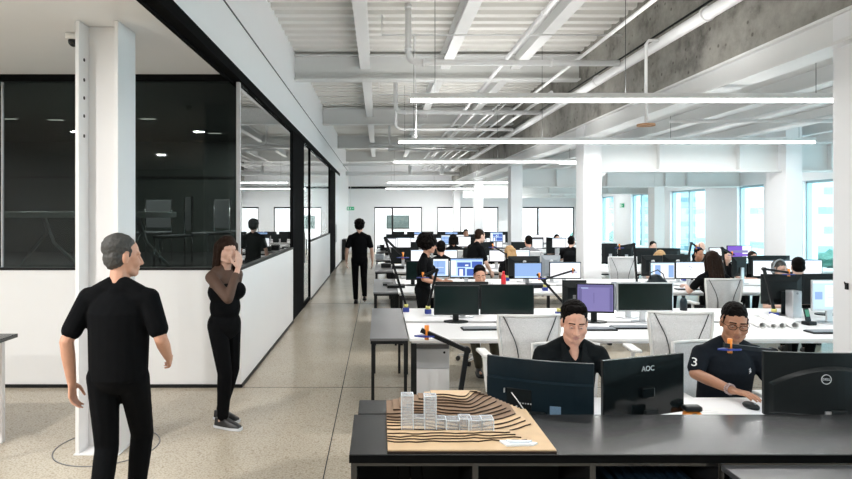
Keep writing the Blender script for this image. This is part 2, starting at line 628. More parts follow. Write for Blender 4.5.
WIN = [(-5.0, -1.5), (0.5, 4.5), (6.2, 9.4), (11.0, 14.15), (15.6, 16.75), (18.4, 20.6), (22.3, 23.8), (25.6, 27.0)]
WZ0, WZ1 = 0.30, 2.63
w = MB()
w.box(XR, XR + 0.35, YB, YF, 0, WZ0)
w.box(XR, XR + 0.35, YB, YF, WZ1, H_DECK)
edges = [YB] + [v for a in WIN for v in a] + [YF]
for i in range(0, len(edges), 2):
    w.box(XR, XR + 0.35, edges[i], edges[i + 1], WZ0, WZ1)
struct(w.build('wall_right', 'white_wall'))
for n, (a, b) in enumerate(WIN, 1):
    f = MB()
    nb = max(1, round((b - a) / 0.95))
    for i in range(nb + 1):
        yy = a + (b - a) * i / nb
        f.box(XR + 0.08, XR + 0.20, max(a, yy - 0.035), min(b, yy + 0.035), WZ0, WZ1)
    f.box(XR + 0.08, XR + 0.20, a, b, WZ0, WZ0 + 0.06)
    f.box(XR + 0.08, XR + 0.20, a, b, WZ1 - 0.06, WZ1)
    fo = struct(f.build('window_%d' % n, 'win_frame'))
    struct(MB().box(XR + 0.13, XR + 0.14, a, b, WZ0, WZ1).build('window_pane', 'glass_win', fo))

# far wall with glazed offices behind it
OPEN = [(-0.23, 2.07), (2.80, 5.75), (6.6, 9.4)]
OZ = 2.19
w = MB()
w.box(WX - 0.1, XR, YF, YF + 0.15, OZ, H_DECK)
xs = [WX - 0.1] + [v for a in OPEN for v in a] + [XR]
for i in range(0, len(xs), 2):
    w.box(xs[i], xs[i + 1], YF, YF + 0.15, 0, OZ)
struct(w.build('wall_back', 'white_wall'))
struct(MB().box(WX - 0.1, XR, YF + 3.0, YF + 3.15, 0, H_DECK).build('wall_office', 'white_wall'))
struct(MB().box(WX, XR, YF - 0.03, YF - 0.001, 3.07, 3.17).build('trim_1', 'black'))
for n, (a, b) in enumerate(OPEN, 9):
    f = MB()
    nb = 2
    for i in range(nb + 1):
        xx = a + (b - a) * (0, 0.38, 1)[i]
        f.box(max(a, xx - 0.04), min(b, xx + 0.04), YF + 0.02, YF + 0.10, 0, OZ)
    f.box(a, b, YF + 0.02, YF + 0.10, OZ - 0.07, OZ)
    fo = struct(f.build('window_%d' % n, 'black'))
    struct(MB().box(a, b, YF + 0.055, YF + 0.065, 0, OZ).build('window_pane', 'glass_back', fo))
    lt = thing('ceiling_light', 'square lit panel in the ceiling of the glazed office, number %d along' % (n - 8) if 0 else
               ('lit ceiling panel in the glazed office with the wall television',
                'lit ceiling panel in the glazed office behind the far desks',
                'lit ceiling panel in the glazed office by the windows')[n - 9], 'light', ((a + b) / 2, YF + 1.5, 3.2))
    MB().box(-0.6, 0.6, -0.6, 0.6, -0.03, 0.0).build('diffuser', 'tube', lt)
    MB().box(-0.63, 0.63, -0.63, 0.63, 0.0, 0.05).build('frame', 'joist', lt)
    L = bpy.data.lights.new('office_lamp', 'AREA'); L.shape = 'SQUARE'; L.size = 1.1; L.energy = 60
    lo = bpy.data.objects.new('office_lamp', L); COL.objects.link(lo); lo.parent = lt; lo.location = (0, 0, -0.05)
struct(MB().box(WX - 0.1, XR, YF + 0.15, YF + 3.0, 3.2 + 0.05, 3.35).build('ceiling_office', 'soffit'))

# corridor partition: bulkhead, track, sill wall, glass
struct(MB().box(WX - 0.12, WX, YB, YF, H_SOF + 0.03, H_DECK + 0.08).build('wall_bulkhead', 'left_wall'))
struct(MB().box(WX, WX + 0.004, YB, YF, 3.865, 3.885).build('trim_2', 'black'))
tr = MB()
tr.box(WX - 0.15, WX - 0.02, YB, YF - 6.5, H_SOF - 0.06, H_SOF + 0.028)
tr.box(WX - 0.02, WX + 0.012, YB, YF - 6.5, H_SOF - 0.075, H_SOF + 0.03)
tr.box(WX - 0.10, WX - 0.09, YB, YF - 6.5, H_SOF - 0.085, H_SOF - 0.07)
struct(tr.build('trim_3', 'matte_black'))
struct(MB().box(XL, WX - 0.02, YP - 0.03, YP + 0.06, H_SOF - 0.06, H_SOF - 0.001).build('trim_4', 'matte_black'))
SILL = 1.25
sw = MB()
sw.box(XL, WX, YP, YP + 0.12, 0.0, SILL)
struct(sw.build('wall_front', 'left_wall'))
sw = MB()
sw.box(WX - 0.12, WX, YP + 0.12, 10.26, 0, SILL)
sw.box(WX - 0.12, WX, 12.95, 18.0, 0, SILL)
sw.box(WX - 0.12, WX, 20.3, YF, 0, H_SOF + 0.03)
struct(sw.build('wall_corridor', 'left_wall'))
bb = MB()
bb.box(XL, WX + 0.012, YP - 0.014, YP - 0.001, 0, 0.035)
bb.box(WX + 0.001, WX + 0.014, YP - 0.014, 10.26, 0, 0.035)
bb.box(WX + 0.001, WX + 0.014, 12.95, 18.0, 0, 0.035)
bb.box(WX + 0.001, WX + 0.014, 20.3, YF, 0, 0.035)
struct(bb.build('baseboard_left', 'black'))
cp = MB()
cp.box(XL, WX + 0.004, YP - 0.008, YP + 0.122, SILL + 0.001, SILL + 0.03)
cp.box(WX - 0.122, WX + 0.006, YP + 0.122, 10.26, SILL + 0.001, SILL + 0.03)
cp.box(WX - 0.122, WX + 0.006, 12.95, 18.0, SILL + 0.001, SILL + 0.03)
struct(cp.build('trim_5', 'black'))
GZ0, GZ1 = SILL + 0.03, H_SOF - 0.07
wf = MB()
wf.box(WX - 0.06, WX - 0.02, YP + 0.03, YP + 0.07, GZ0, GZ1)
for x in (-4.05, ):
    wf.box(x, x + 0.012, YP + 0.03, YP + 0.07, GZ0, GZ1)
wfo = struct(wf.build('window_12', 'cab_grey'))
for a, b in ((XL, -4.06), (-4.03, WX - 0.065)):
    struct(MB().box(a, b, YP + 0.045, YP + 0.057, GZ0, GZ1).build('window_pane', 'glass_dark', wfo))
wf = MB()
wf.box(WX - 0.05, WX - 0.02, 10.2, 10.26, GZ0, GZ1)
wf.box(WX - 0.05, WX - 0.02, 12.95, 13.0, GZ0, GZ1)
wf.box(WX - 0.05, WX - 0.02, 17.95, 18.0, GZ0, GZ1)
wfo = struct(wf.build('window_13', 'matte_black'))
for a, b in ((YP + 0.07, 10.2), (13.0, 17.95)):
    struct(MB().box(WX - 0.04, WX - 0.03, a, b, GZ0, GZ1).build('window_pane', 'glass_side', wfo))
for n, (a, b) in enumerate(((10.27, 11.74), (18.02, 20.28)), 1):
    d = struct(MB().box(WX - 0.08, WX - 0.005, a, b, 0.01, GZ1 - 0.002).build('door_%d' % n, 'matte_black', None, 0.004))
    struct(MB().bar((WX + 0.03, b - 0.12, 0.9), (WX + 0.03, b - 0.12, 1.5), 0.025).build('door_handle', 'silver', d))
g3 = MB()
for a, b in ((11.76, 11.81), (12.89, 12.94)):
    g3.box(WX - 0.06, WX - 0.005, a, b, 0.01, GZ1)
g3.box(WX - 0.06, WX - 0.005, 11.81, 12.89, 0.01, 0.08)
d = struct(g3.build('door_3', 'matte_black'))
struct(MB().box(WX - 0.04, WX - 0.03, 11.81, 12.89, 0.08, GZ1).build('door_glass', 'glass_side', d))

# dark raised meeting room behind the glass
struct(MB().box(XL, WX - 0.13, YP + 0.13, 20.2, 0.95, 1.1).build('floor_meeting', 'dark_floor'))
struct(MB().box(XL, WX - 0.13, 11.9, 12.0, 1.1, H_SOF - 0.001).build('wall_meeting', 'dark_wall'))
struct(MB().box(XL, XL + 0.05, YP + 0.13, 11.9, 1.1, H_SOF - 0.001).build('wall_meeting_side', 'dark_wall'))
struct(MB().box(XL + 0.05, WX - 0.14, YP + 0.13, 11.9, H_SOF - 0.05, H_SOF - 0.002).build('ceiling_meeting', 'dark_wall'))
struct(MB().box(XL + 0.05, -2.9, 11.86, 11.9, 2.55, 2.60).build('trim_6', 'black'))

# columns
def h_column(x0, x1, y0, y1, z1, t=0.03, web=0.02):
    c = MB()
    c.box(x0, x0 + t, y0, y1, 0, z1)
    c.box(x1 - t, x1, y0, y1, 0, z1)
    ym = (y0 + y1) / 2
    c.box(x0 + t, x1 - t, ym - web / 2, ym + web / 2, 0, z1)
    c.box(x0 - 0.01, x1 + 0.01, y0 - 0.01, y1 + 0.01, 0, 0.012)
    return struct(c.build('column', 'column', None, 0.004))


hc = h_column(-2.33, -2.0, 4.60, 4.93, H_SOF - 0.002)
holes = MB()
for py in (60, 80, 98, 116, 136):
    zz = PZ(py, 4.68)
    holes.cyl((-2.30, 4.68, zz), (-2.2985, 4.68, zz), 0.014)
struct(holes.build('column_trim', 'black', hc))
CY = [4.47, 10.55, 16.25, 22.3, 28.5]
for i, cy in enumerate(CY):
    c = MB()
    c.box(3.53, 3.84, cy - 0.2, cy + 0.2, 0, H_DECK)
    struct(c.build('column', 'column', None, 0.008))
struct(MB().box(7.02, 7.30, 10.35, 10.9, 0, H_LOW).build('column', 'column', None, 0.006))
struct(MB().box(7.62, 7.90, 16.6, 17.0, 0, H_LOW).build('column', 'beam', None, 0.006))
struct(MB().box(7.6, 8.0, 4.2, 4.7, 0, H_LOW).build('column', 'column', None, 0.006))

# beams across the hall, joists along it
def i_beam_x(x0, x1, y, z0, z1, w=0.22, t=0.028, m='beam', stiff=()):
    b = MB()
    b.box(x0, x1, y, y + w, z0, z0 + t)
    b.box(x0, x1, y, y + w, z1 - t, z1)
    b.box(x0, x1, y + w / 2 - 0.01, y + w / 2 + 0.01, z0 + t, z1 - t)
    for s in stiff:
        b.box(s - 0.008, s + 0.008, y + 0.01, y + w - 0.01, z0 + t, z1 - t)
    return struct(b.build('ceiling_beam', m))


for y in (-0.5, 4.9, 10.4, 15.6, 21.2, 26.6):
    i_beam_x(WX, 3.53, y, 4.18, 4.62)
for x in (-0.24, 1.15, 2.38):
    b = MB()
    b.box(x - 0.085, x + 0.085, YB, YF, 4.385, 4.405)
    b.box(x - 0.01, x + 0.01, YB, YF, 4.405, 4.62)
    b.box(x - 0.085, x + 0.085, YB, YF, 4.62, 4.64)
    struct(b.build('ceiling_beam', 'joist'))
struct(MB().box(3.5, 3.92, YB, YF, 3.40, H_DECK + 0.05).build('concrete_beam', 'concrete'))
b = MB()
b.box(3.44, 3.70, YB, YF, 3.13, 3.155)
b.box(3.56, 3.58, YB, YF, 3.155, 3.375)
b.box(3.50, 3.64, YB, YF, 3.375, 3.398)
struct(b.build('ceiling_beam', 'joist'))
for y, m in ((4.35, 'joist'), (10.45, 'joist'), (16.5, 'beam'), (22.2, 'beam'), (27.5, 'beam')):
    i_beam_x(3.86, XR, y, 2.59, 3.10, 0.24, 0.03, m, stiff=(4.9, 6.3, 7.9, 8.5))
br = MB()
br.prism([(3.84, 2.62), (4.05, 2.62), (3.84, 2.45)], 0, 0.05, M4=Matrix(((1, 0, 0, 0), (0, 0, 1, 10.5), (0, 1, 0, 0), (0, 0, 0, 1))))
struct(br.build('beam_trim', 'joist'))
for x, w_, z0 in ((4.75, 0.16, 3.22), (5.6, 0.14, 3.24), (6.55, 0.16, 3.22), (7.6, 0.14, 3.24), (8.7, 0.16, 3.22)):
    b = MB()
    b.box(x - w_ / 2, x + w_ / 2, YB, YF, z0, z0 + 0.02)
    b.box(x - 0.01, x + 0.01, YB, YF, z0 + 0.02, H_LOW)
    struct(b.build('ceiling_beam', 'joist'))

# ------------------------------------------------------------------ outside
struct(MB().box(XR + 2, 160, -60, 200, -14.2, -14).build('ground', 'out_ground'))
for n, (x0, x1, y0, y1, z1, lab) in enumerate((
        (38, 52, 52, 72, 26, 'banded office tower seen through the window beside the wide white column'),
        (32, 46, 84, 110, 20, 'pale tower seen through the windows past the slim grey column'),
        (30, 42, 118, 140, 9, 'low pale building beyond the far end windows'),
        (60, 78, 70, 95, 34, 'tall hazy tower standing behind the banded one'))):
    t = thing('exterior_building', lab, 'building', ((x0 + x1) / 2, (y0 + y1) / 2, -14))
    hx, hy = (x1 - x0) / 2, (y1 - y0) / 2
    MB().box(-hx, hx, -hy, hy, 0, z1 + 14).build('facade', 'tower', t)
    MB().box(-hx - 0.3, hx + 0.3, -hy - 0.3, hy + 0.3, z1 + 14, z1 + 15).build('roof', 'out_ground', t)
for n, (x, y, z, r, lab) in enumerate(((26.6, 35.5, -2.2, 2.2, 'green tree outside the window beside the slim black-hooked column'),
                                       (24.4, 31.6, -3.3, 1.6, 'lower green tree standing in front of the banded tower'),
                                       (24, 64, -3.5, 4.0, 'green tree outside the far narrow window'))):
    t = thing('tree', lab, 'tree', (x, y, -14))
    c = MB()
    for k in range(60):
        a, b_ = random.uniform(0, 2 * PI), random.uniform(-0.6, 0.9)
        q = Vector((math.cos(a) * r * 0.7, math.sin(a) * r * 0.7, 14 + z + b_ * r * 0.8))
        c.ell(q, (r * random.uniform(0.14, 0.3), r * random.uniform(0.14, 0.3), r * 0.2), sub=2)
    for v in c.bm.verts:
        v.co += noise.noise_vector(v.co * 2.3) * 0.35
    c.build('crown', 'leaf', t)
    MB().cyl((0, 0, 0), (0, 0, 14 + z), 0.3, 0.15).build('trunk', 'bark', t)

# ================================================================== CEILING SERVICES
def pendant(x0, x1, y, label, z=3.0, k_=1.0):
    t = thing('pendant_light', label, 'light', ((x0 + x1) / 2, y, z), 0, 'long pendant lights over the desk rows')
    hl = (x1 - x0) / 2
    MB().box(-hl, hl, -0.035, 0.035, 0.0, 0.055).build('housing', 'joist', t, 0.004)
    MB().box(-hl + 0.01, hl - 0.01, -0.030, 0.030, -0.030, 0.0).build('diffuser', 'tube', t)
    n = max(2, int(round((x1 - x0) / 1.6)))
    for i in range(n):
        xx = -hl + 0.25 + (2 * hl - 0.5) * i / (n - 1)
        top = (H_DECK if xx + (x0 + x1) / 2 < 3.45 else 3.4 if xx + (x0 + x1) / 2 > 3.95 else 3.12) - z
        MB().cyl((xx, 0, 0.055), (xx, 0, top), 0.0028, n=6).build('suspension_wire', 'black_plastic', t)
    for sgn, e in ((1, LAMP_DOWN), (-1, LAMP_UP_FILL)):  # the upward one is an added fill lamp for the ceiling
        a_, c_ = (x0, x1) if sgn > 0 else (x0, min(x1, 3.1))
        if c_ - a_ < 0.5:
            continue
        L = bpy.data.lights.new('tube_and_fill_light', 'AREA')
        L.shape = 'RECTANGLE'
        L.size = c_ - a_ - 0.05
        L.size_y = 0.06
        L.energy = e * (c_ - a_) * k_
        L.color = (1.0, 0.985, 0.96)
        lo = bpy.data.objects.new('tube_and_fill_light', L)
        COL.objects.link(lo)
        lo.parent = t
        lo.location = ((a_ + c_) / 2 - (x0 + x1) / 2, 0, -0.034 if sgn > 0 else 0.06)
        lo.rotation_euler = (0, 0 if sgn > 0 else PI, 0)
    return t


pendant(0.31, 4.62, 6.0, 'long white linear pendant light nearest the front, brightest and thickest of all')
pendant(0.30, 6.90, 9.5, 'long white linear pendant crossing in front of the big white column')
pendant(0.31, 6.90, 13.1, 'white linear pendant light, third one back in the hall')
pendant(0.30, 5.2, 21.7, 'white linear pendant light with spotlights hung over it near the far wall')
pendant(0.30, 6.6, 27.0, 'white linear pendant light closest to the far wall')
for yy, lb in ((2.4, 'unseen pendant added to light the dark counter'), (-1.2, 'unseen pendant added to light the rear aisle'), (-4.8, 'unseen pendant added to light the rear wall')):
    pendant(0.3, 6.9, yy, lb, k_=0.5)  # unseen pendants added to light the near half of the hall
for yy, lb in ((14.0, 'hidden pendant added to brighten the window bay behind the first cross beam'), (19.3, 'hidden pendant added to brighten the window bay beyond the second cross beam'), (25.0, 'hidden pendant added to brighten the far end of the window bay')):
    pendant(4.2, 9.4, yy, lb, z=3.05, k_=0.65)  # added pendants, hidden by the beams, that brighten the window bay
# out-of-view downlights added in the soffit to brighten the lobby
for (x, y, lb) in ((-3.2, 2.2, 'unseen downlight added to brighten the lobby in front of the H column'),
                   (-5.4, 2.2, 'unseen downlight added to brighten the lobby above the side table'),
                   (-3.2, -2.0, 'unseen downlight added to brighten the lobby over the entrance'),
                   (-5.4, -2.0, 'unseen downlight added to brighten the lobby by the outer wall')):
    t = thing('ceiling_downlight', lb, 'light', (x, y, H_SOF))
    MB().cyl((0, 0, -0.012), (0, 0, -0.001), 0.11, n=24).build('trim_ring', 'joist', t)
    MB().cyl((0, 0, -0.016), (0, 0, -0.0125), 0.09, n=24).build('lens', 'tube', t)
    L = bpy.data.lights.new('downlight_lamp', 'AREA'); L.shape = 'DISK'; L.size = 0.18; L.energy = 85; L.color = (1.0, 0.975, 0.94)
    lo = bpy.data.objects.new('downlight_lamp', L); COL.objects.link(lo); lo.parent = t; lo.location = (0, 0, -0.02)

# pipes
def pipe(label, pts, r, m='pipe', rings=()):
    o = MB().tube(pts, r, 12).build('ceiling_pipe', m)
    tag(o, label, 'pipe')
    if rings:
        for q, ax in rings:
            q = Vector(q); ax = Vector(ax)
            MB().cyl(q - ax * 0.02, q + ax * 0.02, r * 1.25).build('coupling', m, o)
    return o


def elbow(p, c, q, n=5):
    p, c, q = Vector(p), Vector(c), Vector(q)
    return [p * (1 - t) ** 2 + c * 2 * t * (1 - t) + q * t ** 2 for t in [i / n for i in range(n + 1)]]


pipe('fattest white drain pipe running along the rough concrete beam', [(3.28, YB, 3.87), (3.28, YF, 3.80)], 0.062,
     rings=[((3.28, y, 3.85), (0, 1, 0)) for y in (6, 9, 12, 16, 20)])
pipe('thin dark cable run above the fat drain pipe', [(3.36, YB, 4.02), (3.36, YF, 4.0)], 0.012, 'black')
pipe('white sprinkler main running along the hall under the third joist', [(1.93, YB, 4.2), (1.93, YF, 4.2)], 0.033,
     rings=[((1.93, y, 4.2), (0, 1, 0)) for y in (7, 10, 13, 18)])
pipe('white conduit pipe running along the hall beside the fat drain pipe', [(2.7, YB, 3.95), (2.7, YF, 3.95)], 0.022)
pipe('slim white conduit running along the hall below the second joist', [(2.35, 11.0, 4.0), (2.35, YF, 4.0)], 0.018)
pipe('slim white conduit, one of a close pair along the hall', [(2.5, 11.0, 4.02), (2.5, YF, 4.02)], 0.014)
pipe('thin white gas pipe running along the hall between two conduits', [(2.05, 12.5, 4.0), (2.05, YF, 4.0)], 0.016)
pipe('white pipe running along the hall just over the steel channel', [(3.02, 10.5, 3.98), (3.02, YF, 3.98)], 0.03)
for (Y, x0, r, lb) in ((8.0, 0.39, 0.042, 'white branch pipe with big elbow crossing above the nearest pendant'),
                       (11.9, 0.33, 0.042, 'white branch pipe with elbow crossing behind the nearest pendant'),
                       (14.3, 0.4, 0.035, 'white branch pipe with elbow crossing over the third pendant'),
                       (17.6, 0.3, 0.035, 'white branch pipe crossing beyond the third pendant')):
    top = H_DECK - 0.01
    pts = [(x0, Y, top)] + elbow((x0, Y, 4.02), (x0, Y, 3.87), (x0 + 0.15, Y, 3.87)) + [(3.2, Y, 3.86)]
    pipe(lb, pts, r, rings=[((x0, Y, 4.05), (0, 0, 1)), ((x0 + 0.2, Y, 3.87), (1, 0, 0)), ((2.3, Y, 3.865), (1, 0, 0)), ((x0, Y, 4.6), (0, 0, 1))])
pipe('thin white conduit crossing the joists with a junction stub', [(0.04, 8.35, 4.62), (0.04, 8.35, 4.34), (3.4, 8.35, 4.34)], 0.014)
pipe('thin white conduit crossing above the second branch pipe', [(0.0, 12.3, 4.62), (0.0, 12.3, 4.3), (3.4, 12.3, 4.3)], 0.013)
pipe('thin wavy white conduit hanging from the deck beside the elbow pipe', [(0.57, 9.5, H_DECK), (0.565, 9.5, 4.2), (0.59, 9.5, 3.7), (0.585, 9.5, 3.05)], 0.009)
pipe('flexible white pipe curving across the far ceiling bay', [(0.3, 19.2, 3.9), (0.9, 19.4, 3.95), (1.6, 19.1, 3.85), (2.4, 19.4, 3.95), (3.2, 19.2, 3.9)], 0.045)
pipe('second flexible white pipe snaking across the far ceiling bay', [(-0.3, 18.2, 3.9), (0.5, 18.3, 4.0), (1.3, 18.0, 3.88), (1.9, 18.4, 3.95)], 0.04)
pipe('long white cross pipe near the far wall', [(-1.4, 23.2, 3.75), (3.4, 23.2, 3.75)], 0.05)
pipe('white duct crossing right before the far wall', [(-1.4, 25.2, 3.55), (3.4, 25.2, 3.55)], 0.09)
pipe('pale pipe crossing the window bay under the low slab', [(3.95, 8.2, 3.12), (9.9, 8.2, 3.12)], 0.025)
pipe('pale pipe running along the window bay under the low slab', [(5.1, YB, 3.16), (5.1, 16.4, 3.16)], 0.03)
pipe('second pale pipe running along the window bay by the wide column', [(6.05, YB, 3.16), (6.05, 16.4, 3.16)], 0.026)
pipe('third pale pipe running along the window bay', [(8.1, YB, 3.16), (8.1, 16.4, 3.16)], 0.028)
t = thing('ceiling_sprinkler', 'vertical white drop pipe ending in a rusty round plate', 'sprinkler', (PX(646, 6.9), 6.9, PZ(125, 6.9)))
MB().tube([(0, 0, 0.01), (0, 0, 3.80 - t.location.z), (0.03, 0, 3.845 - t.location.z), (3.24 - t.location.x, 0, 3.85 - t.location.z)], 0.018).build('drop_pipe', 'pipe', t)
MB().cyl((0, 0, -0.012), (0, 0, 0.01), 0.10, n=20).build('plate', 'brown', t)
for px, Y, lb in ((410, 21.0, 'track spotlight over the far pendant, closer to the corridor'), (442, 21.0, 'track spotlight over the far pendant, closer to the columns')):
    t = thing('ceiling_spotlight', lb, 'spotlight', (PX(px, Y), Y, 3.25))
    MB().cyl((0, 0, 0), (0, 0.03, 0.28), 0.07).build('lamp_head', 'joist', t)
    MB().cyl((0, 0.015, 0.28), (0, 0.015, H_DECK - 3.25), 0.012).build('stem', 'joist', t)
t = thing('ceiling_smoke_detector', 'small white square smoke detector hung under the deck between two joists', 'detector', (PX(434, 8.6), 8.6, PZ(10, 8.6)))
MB().box(-0.05, 0.05, -0.05, 0.05, -0.03, 0.03).build('housing', 'joist', t, 0.01)
MB().cyl((0, 0, -0.035), (0, 0, -0.03), 0.02).build('sensor', 'black_plastic', t)
MB().cyl((0, 0, 0.03), (0, 0, H_DECK - t.location.z), 0.006).build('stem', 'joist', t)
t = thing('ceiling_camera', 'small white dome security camera under the soffit beside the H column', 'camera', (-2.52, 4.95, H_SOF - 0.001))
MB().cyl((0, 0, -0.05), (0, 0, 0), 0.06, 0.065, 20).build('housing', 'joist', t)
MB().ell((0, 0, -0.06), (0.042, 0.042, 0.045)).build('lens_dome', 'gloss_black', t, smooth=True)


def exit_sign(x, y, z, label):
    t = thing('exit_sign', label, 'sign', (x, y, z))
    MB().box(-0.17, 0.17, -0.02, 0.02, -0.08, 0.08).build('panel', 'exit_green', t)
    k = MB()
    k.box(-0.02, 0.02, -0.023, -0.0201, -0.02, 0.03)
    k.bar((0.0, -0.0215, -0.02), (-0.04, -0.0215, -0.06), 0.015, 0.003, up=(0, 1, 0))
    k.bar((0.0, -0.0215, -0.02), (0.03, -0.0215, -0.06), 0.015, 0.003, up=(0, 1, 0))
    k.cyl((0.005, -0.023, 0.047), (0.005, -0.0201, 0.047), 0.013)
    k.box(0.07, 0.14, -0.023, -0.0201, -0.012, 0.012)
    k.box(-0.14, -0.07, -0.023, -0.0201, -0.055, 0.055)
    k.build('pictogram', 'white_mark', t)
    return t


exit_sign(PX(350.5, 27.5), 27.5, PZ(208.5, 27.5), 'green running man exit sign at the end of the corridor')
MB().cyl((0, 0, 0.08), (0, 0, H_SOF + 1.2 - 2.1), 0.01).build('stem', 'joist', bpy.data.objects['exit_sign'])
ex = exit_sign(PX(622, 25.9) - 0.03, 25.0, PZ(206, 25.2), 'green exit sign on the wall between the windows')
ex.location = (9.96, 24.6, 2.2)
ex.rotation_euler = (0, 0, -PI / 2)

# ================================================================== FURNITURE
def bench(yf, label, depth=1.7, x0=0.27, x1=9.2, single=False, h=0.75):
    t = thing('desk_bench', label, 'desk', (0, yf, 0), 0, None)
    c = depth / 2
    if single:
        MB().box(x0, x1, 0, depth, h - 0.026, h).build('tabletop', 'desk_white', t, 0.003)
    else:
        MB().box(x0, x1, 0, c - 0.10, h - 0.026, h).build('tabletop', 'desk_white', t, 0.003)
        MB().box(x0, x1, c + 0.02, depth, h - 0.026, h).build('tabletop', 'desk_white', t, 0.003)
        MB().box(x0 + 0.05, x1 - 0.05, c - 0.13, c + 0.05, h - 0.14, h - 0.03).build('cable_tray', 'matte_black', t)
    n = int((x1 - x0) / 1.6) + 1
    for i in range(n + 1):
        x = x0 + 0.04 + (x1 - x0 - 0.08) * i / n
        for yy in ((0.06, depth - 0.06) if not single else (0.06, depth - 0.06)):
            MB().box(x - 0.025, x + 0.025, yy - 0.025, yy + 0.025, 0, h - 0.051).build('leg', 'black', t)
    rl = MB()
    for yy in (0.06, depth - 0.06):
        rl.box(x0 + 0.02, x1 - 0.02, yy - 0.02, yy + 0.02, h - 0.05, h - 0.027)
    rl.build('rail', 'cab_white', t)
    return t


ROWS = [5.3, 8.42, 11.5, 14.35, 17.35, 20.2, 23.2, 26.0]
DEP = [1.7, 1.75, 1.6, 1.6, 1.5, 1.5, 1.5, 1.5]
ORD = ['first', 'second', 'third', 'fourth', 'fifth', 'sixth', 'seventh', 'eighth']
for i, (yf, dp) in enumerate(zip(ROWS, DEP)):
    bench(yf, 'long white double-sided desk, %s row back from the seated men' % ORD[i], dp)
bench(2.9, 'white desk where the two front men work behind the dark counter', 0.70, 0.40, 3.4, single=True)


def end_table(y, dp, label, h=0.75):
    t = thing('end_table', label, 'table', (0.095, y, 0), 0, 'grey end tables along the corridor')
    MB().box(-0.175, 0.165, 0, dp, h - 0.022, h).build('tabletop', 'desk_grey', t, 0.002)
    MB().box(-0.17, 0.16, 0.005, dp - 0.005, h - 0.05, h - 0.0225).build('frame', 'black', t)
    for sx in (-0.15, 0.14):
        for yy in (0.03, dp - 0.03):
            MB().box(sx - 0.014, sx + 0.014, yy - 0.014, yy + 0.014, 0, h - 0.05).build('leg', 'black', t)
    return t


for i, (yf, dp) in enumerate(zip(ROWS[:6], DEP)):
    end_table(yf, dp, 'grey-topped black-legged end table at the corridor end of the %s desk row' % ORD[i])

# pedestal
def pedestal(x, y, label, w=0.33):
    t = thing('filing_cabinet', label, 'cabinet', (x, y, 0), 0, 'filing cabinets under the desks')
    MB().box(-w / 2, w / 2, 0.02, 0.35, 0.08, 0.62).build('body', 'cab_white', t, 0.003)
    for z0, z1, m, nm in ((0.085, 0.39, 'cab_white', 'drawer'), (0.395, 0.575, 'cab_grey', 'drawer')):
        d_ = MB().box(-w / 2 + 0.004, w / 2 - 0.004, 0.0, 0.0195, z0, z1).build(nm, m, t, 0.003)
    MB().cyl((w / 2 - 0.05, -0.004, 0.545), (w / 2 - 0.05, -0.0005, 0.545), 0.011).build('lock', 'black', t)
    MB().box(-w / 2 + 0.004, w / 2 - 0.004, 0.0, 0.0195, 0.58, 0.618).build('top_rail', 'desk_grey', t)
    for sx in (-1, 1):
        for yy in (0.07, 0.30):
            MB().cyl((sx * (w / 2 - 0.05) - 0.012, yy, 0.04), (sx * (w / 2 - 0.05) + 0.012, yy, 0.04), 0.038).build('caster', 'rubber', t)
    return t


pedestal(0.50, 5.655, 'white and grey filing cabinet under the corridor end of the first desk row')
pedestal(0.50, 8.80, 'white and grey filing cabinet under the corridor end of the second desk row')

# foreground counter
t = thing('storage_counter', 'long black steel storage counter carrying the site model', 'counter', (0, 2.37, 0))
CX0, CX1, CD, CH = -0.118, 3.0, 0.475, 0.90
MB().box(CX0, CX1, 0, CD, CH - 0.03, CH).build('countertop', 'counter', t, 0.003)
MB().box(CX0, CX1, -0.006, -0.0005, CH - 0.032, CH - 0.002).build('edge_band', 'matte_black', t)
MB().box(CX0 + 0.01, CX1 - 0.01, CD - 0.03, CD - 0.01, 0.06, CH - 0.031).build('back_panel', 'counter_body', t)
MB().box(CX0 + 0.01, CX1 - 0.01, 0.02, CD - 0.035, 0.40, 0.42).build('shelf', 'counter_body', t)
for px in (354, 475, 592, 720, 850):
    x = PX(px, 2.40)
    MB().box(x - 0.012, x + 0.012, 0.02, CD - 0.035, 0, CH - 0.031).build('upright', 'counter', t, 0.002)
MB().box(CX0 + 0.01, CX1 - 0.01, 0.022, 0.05, CH - 0.055, CH - 0.032).build('front_rail', 'counter', t)
t = thing('storage_counter', 'short black cabinet standing behind the corridor end of the long counter', 'counter', (0, 2.86, 0))
MB().box(-0.095, 0.36, 0, 0.20, 0.02, 0.87).build('body', 'counter_body', t, 0.003)
MB().box(-0.10, 0.365, -0.003, 0.205, 0.87, 0.90).build('countertop', 'counter', t, 0.003)
t = thing('side_table', 'lower dark table pushed up in front of the long counter', 'table', (1.34, 1.55, 0))
MB().box(0.0, 1.9, 0.0, 0.80, 0.845, 0.868).build('tabletop', 'slate', t, 0.003)
for x in (0.04, 1.86):
    for y in (0.04, 0.76):
        MB().box(x - 0.02, x + 0.02, y - 0.02, y + 0.02, 0, 0.845).build('leg', 'counter_body', t)
for i in range(8):
    x = 0.90 + i * 0.047
    o = thing('ring_binder', 'dark blue ring binder leaning in a row on the counter shelf', 'binder', (x, 2.44, 0.431), 0, 'blue binders on the counter shelf')
    m4 = Matrix.Rotation(R(12), 4, 'Y')
    MB().box(0, 0.034, 0, 0.26, 0.004, 0.31, M4=m4).build('cover', 'binder', o, 0.002)
    MB().box(0.004, 0.030, 0.255, 0.262, 0.02, 0.30, M4=m4).build('paper_block', 'paper', o)
o = thing('metal_rack', 'small wire holder glinting on the counter shelf below the site model', 'holder', (0.13, 2.46, 0.4215))
k = MB()
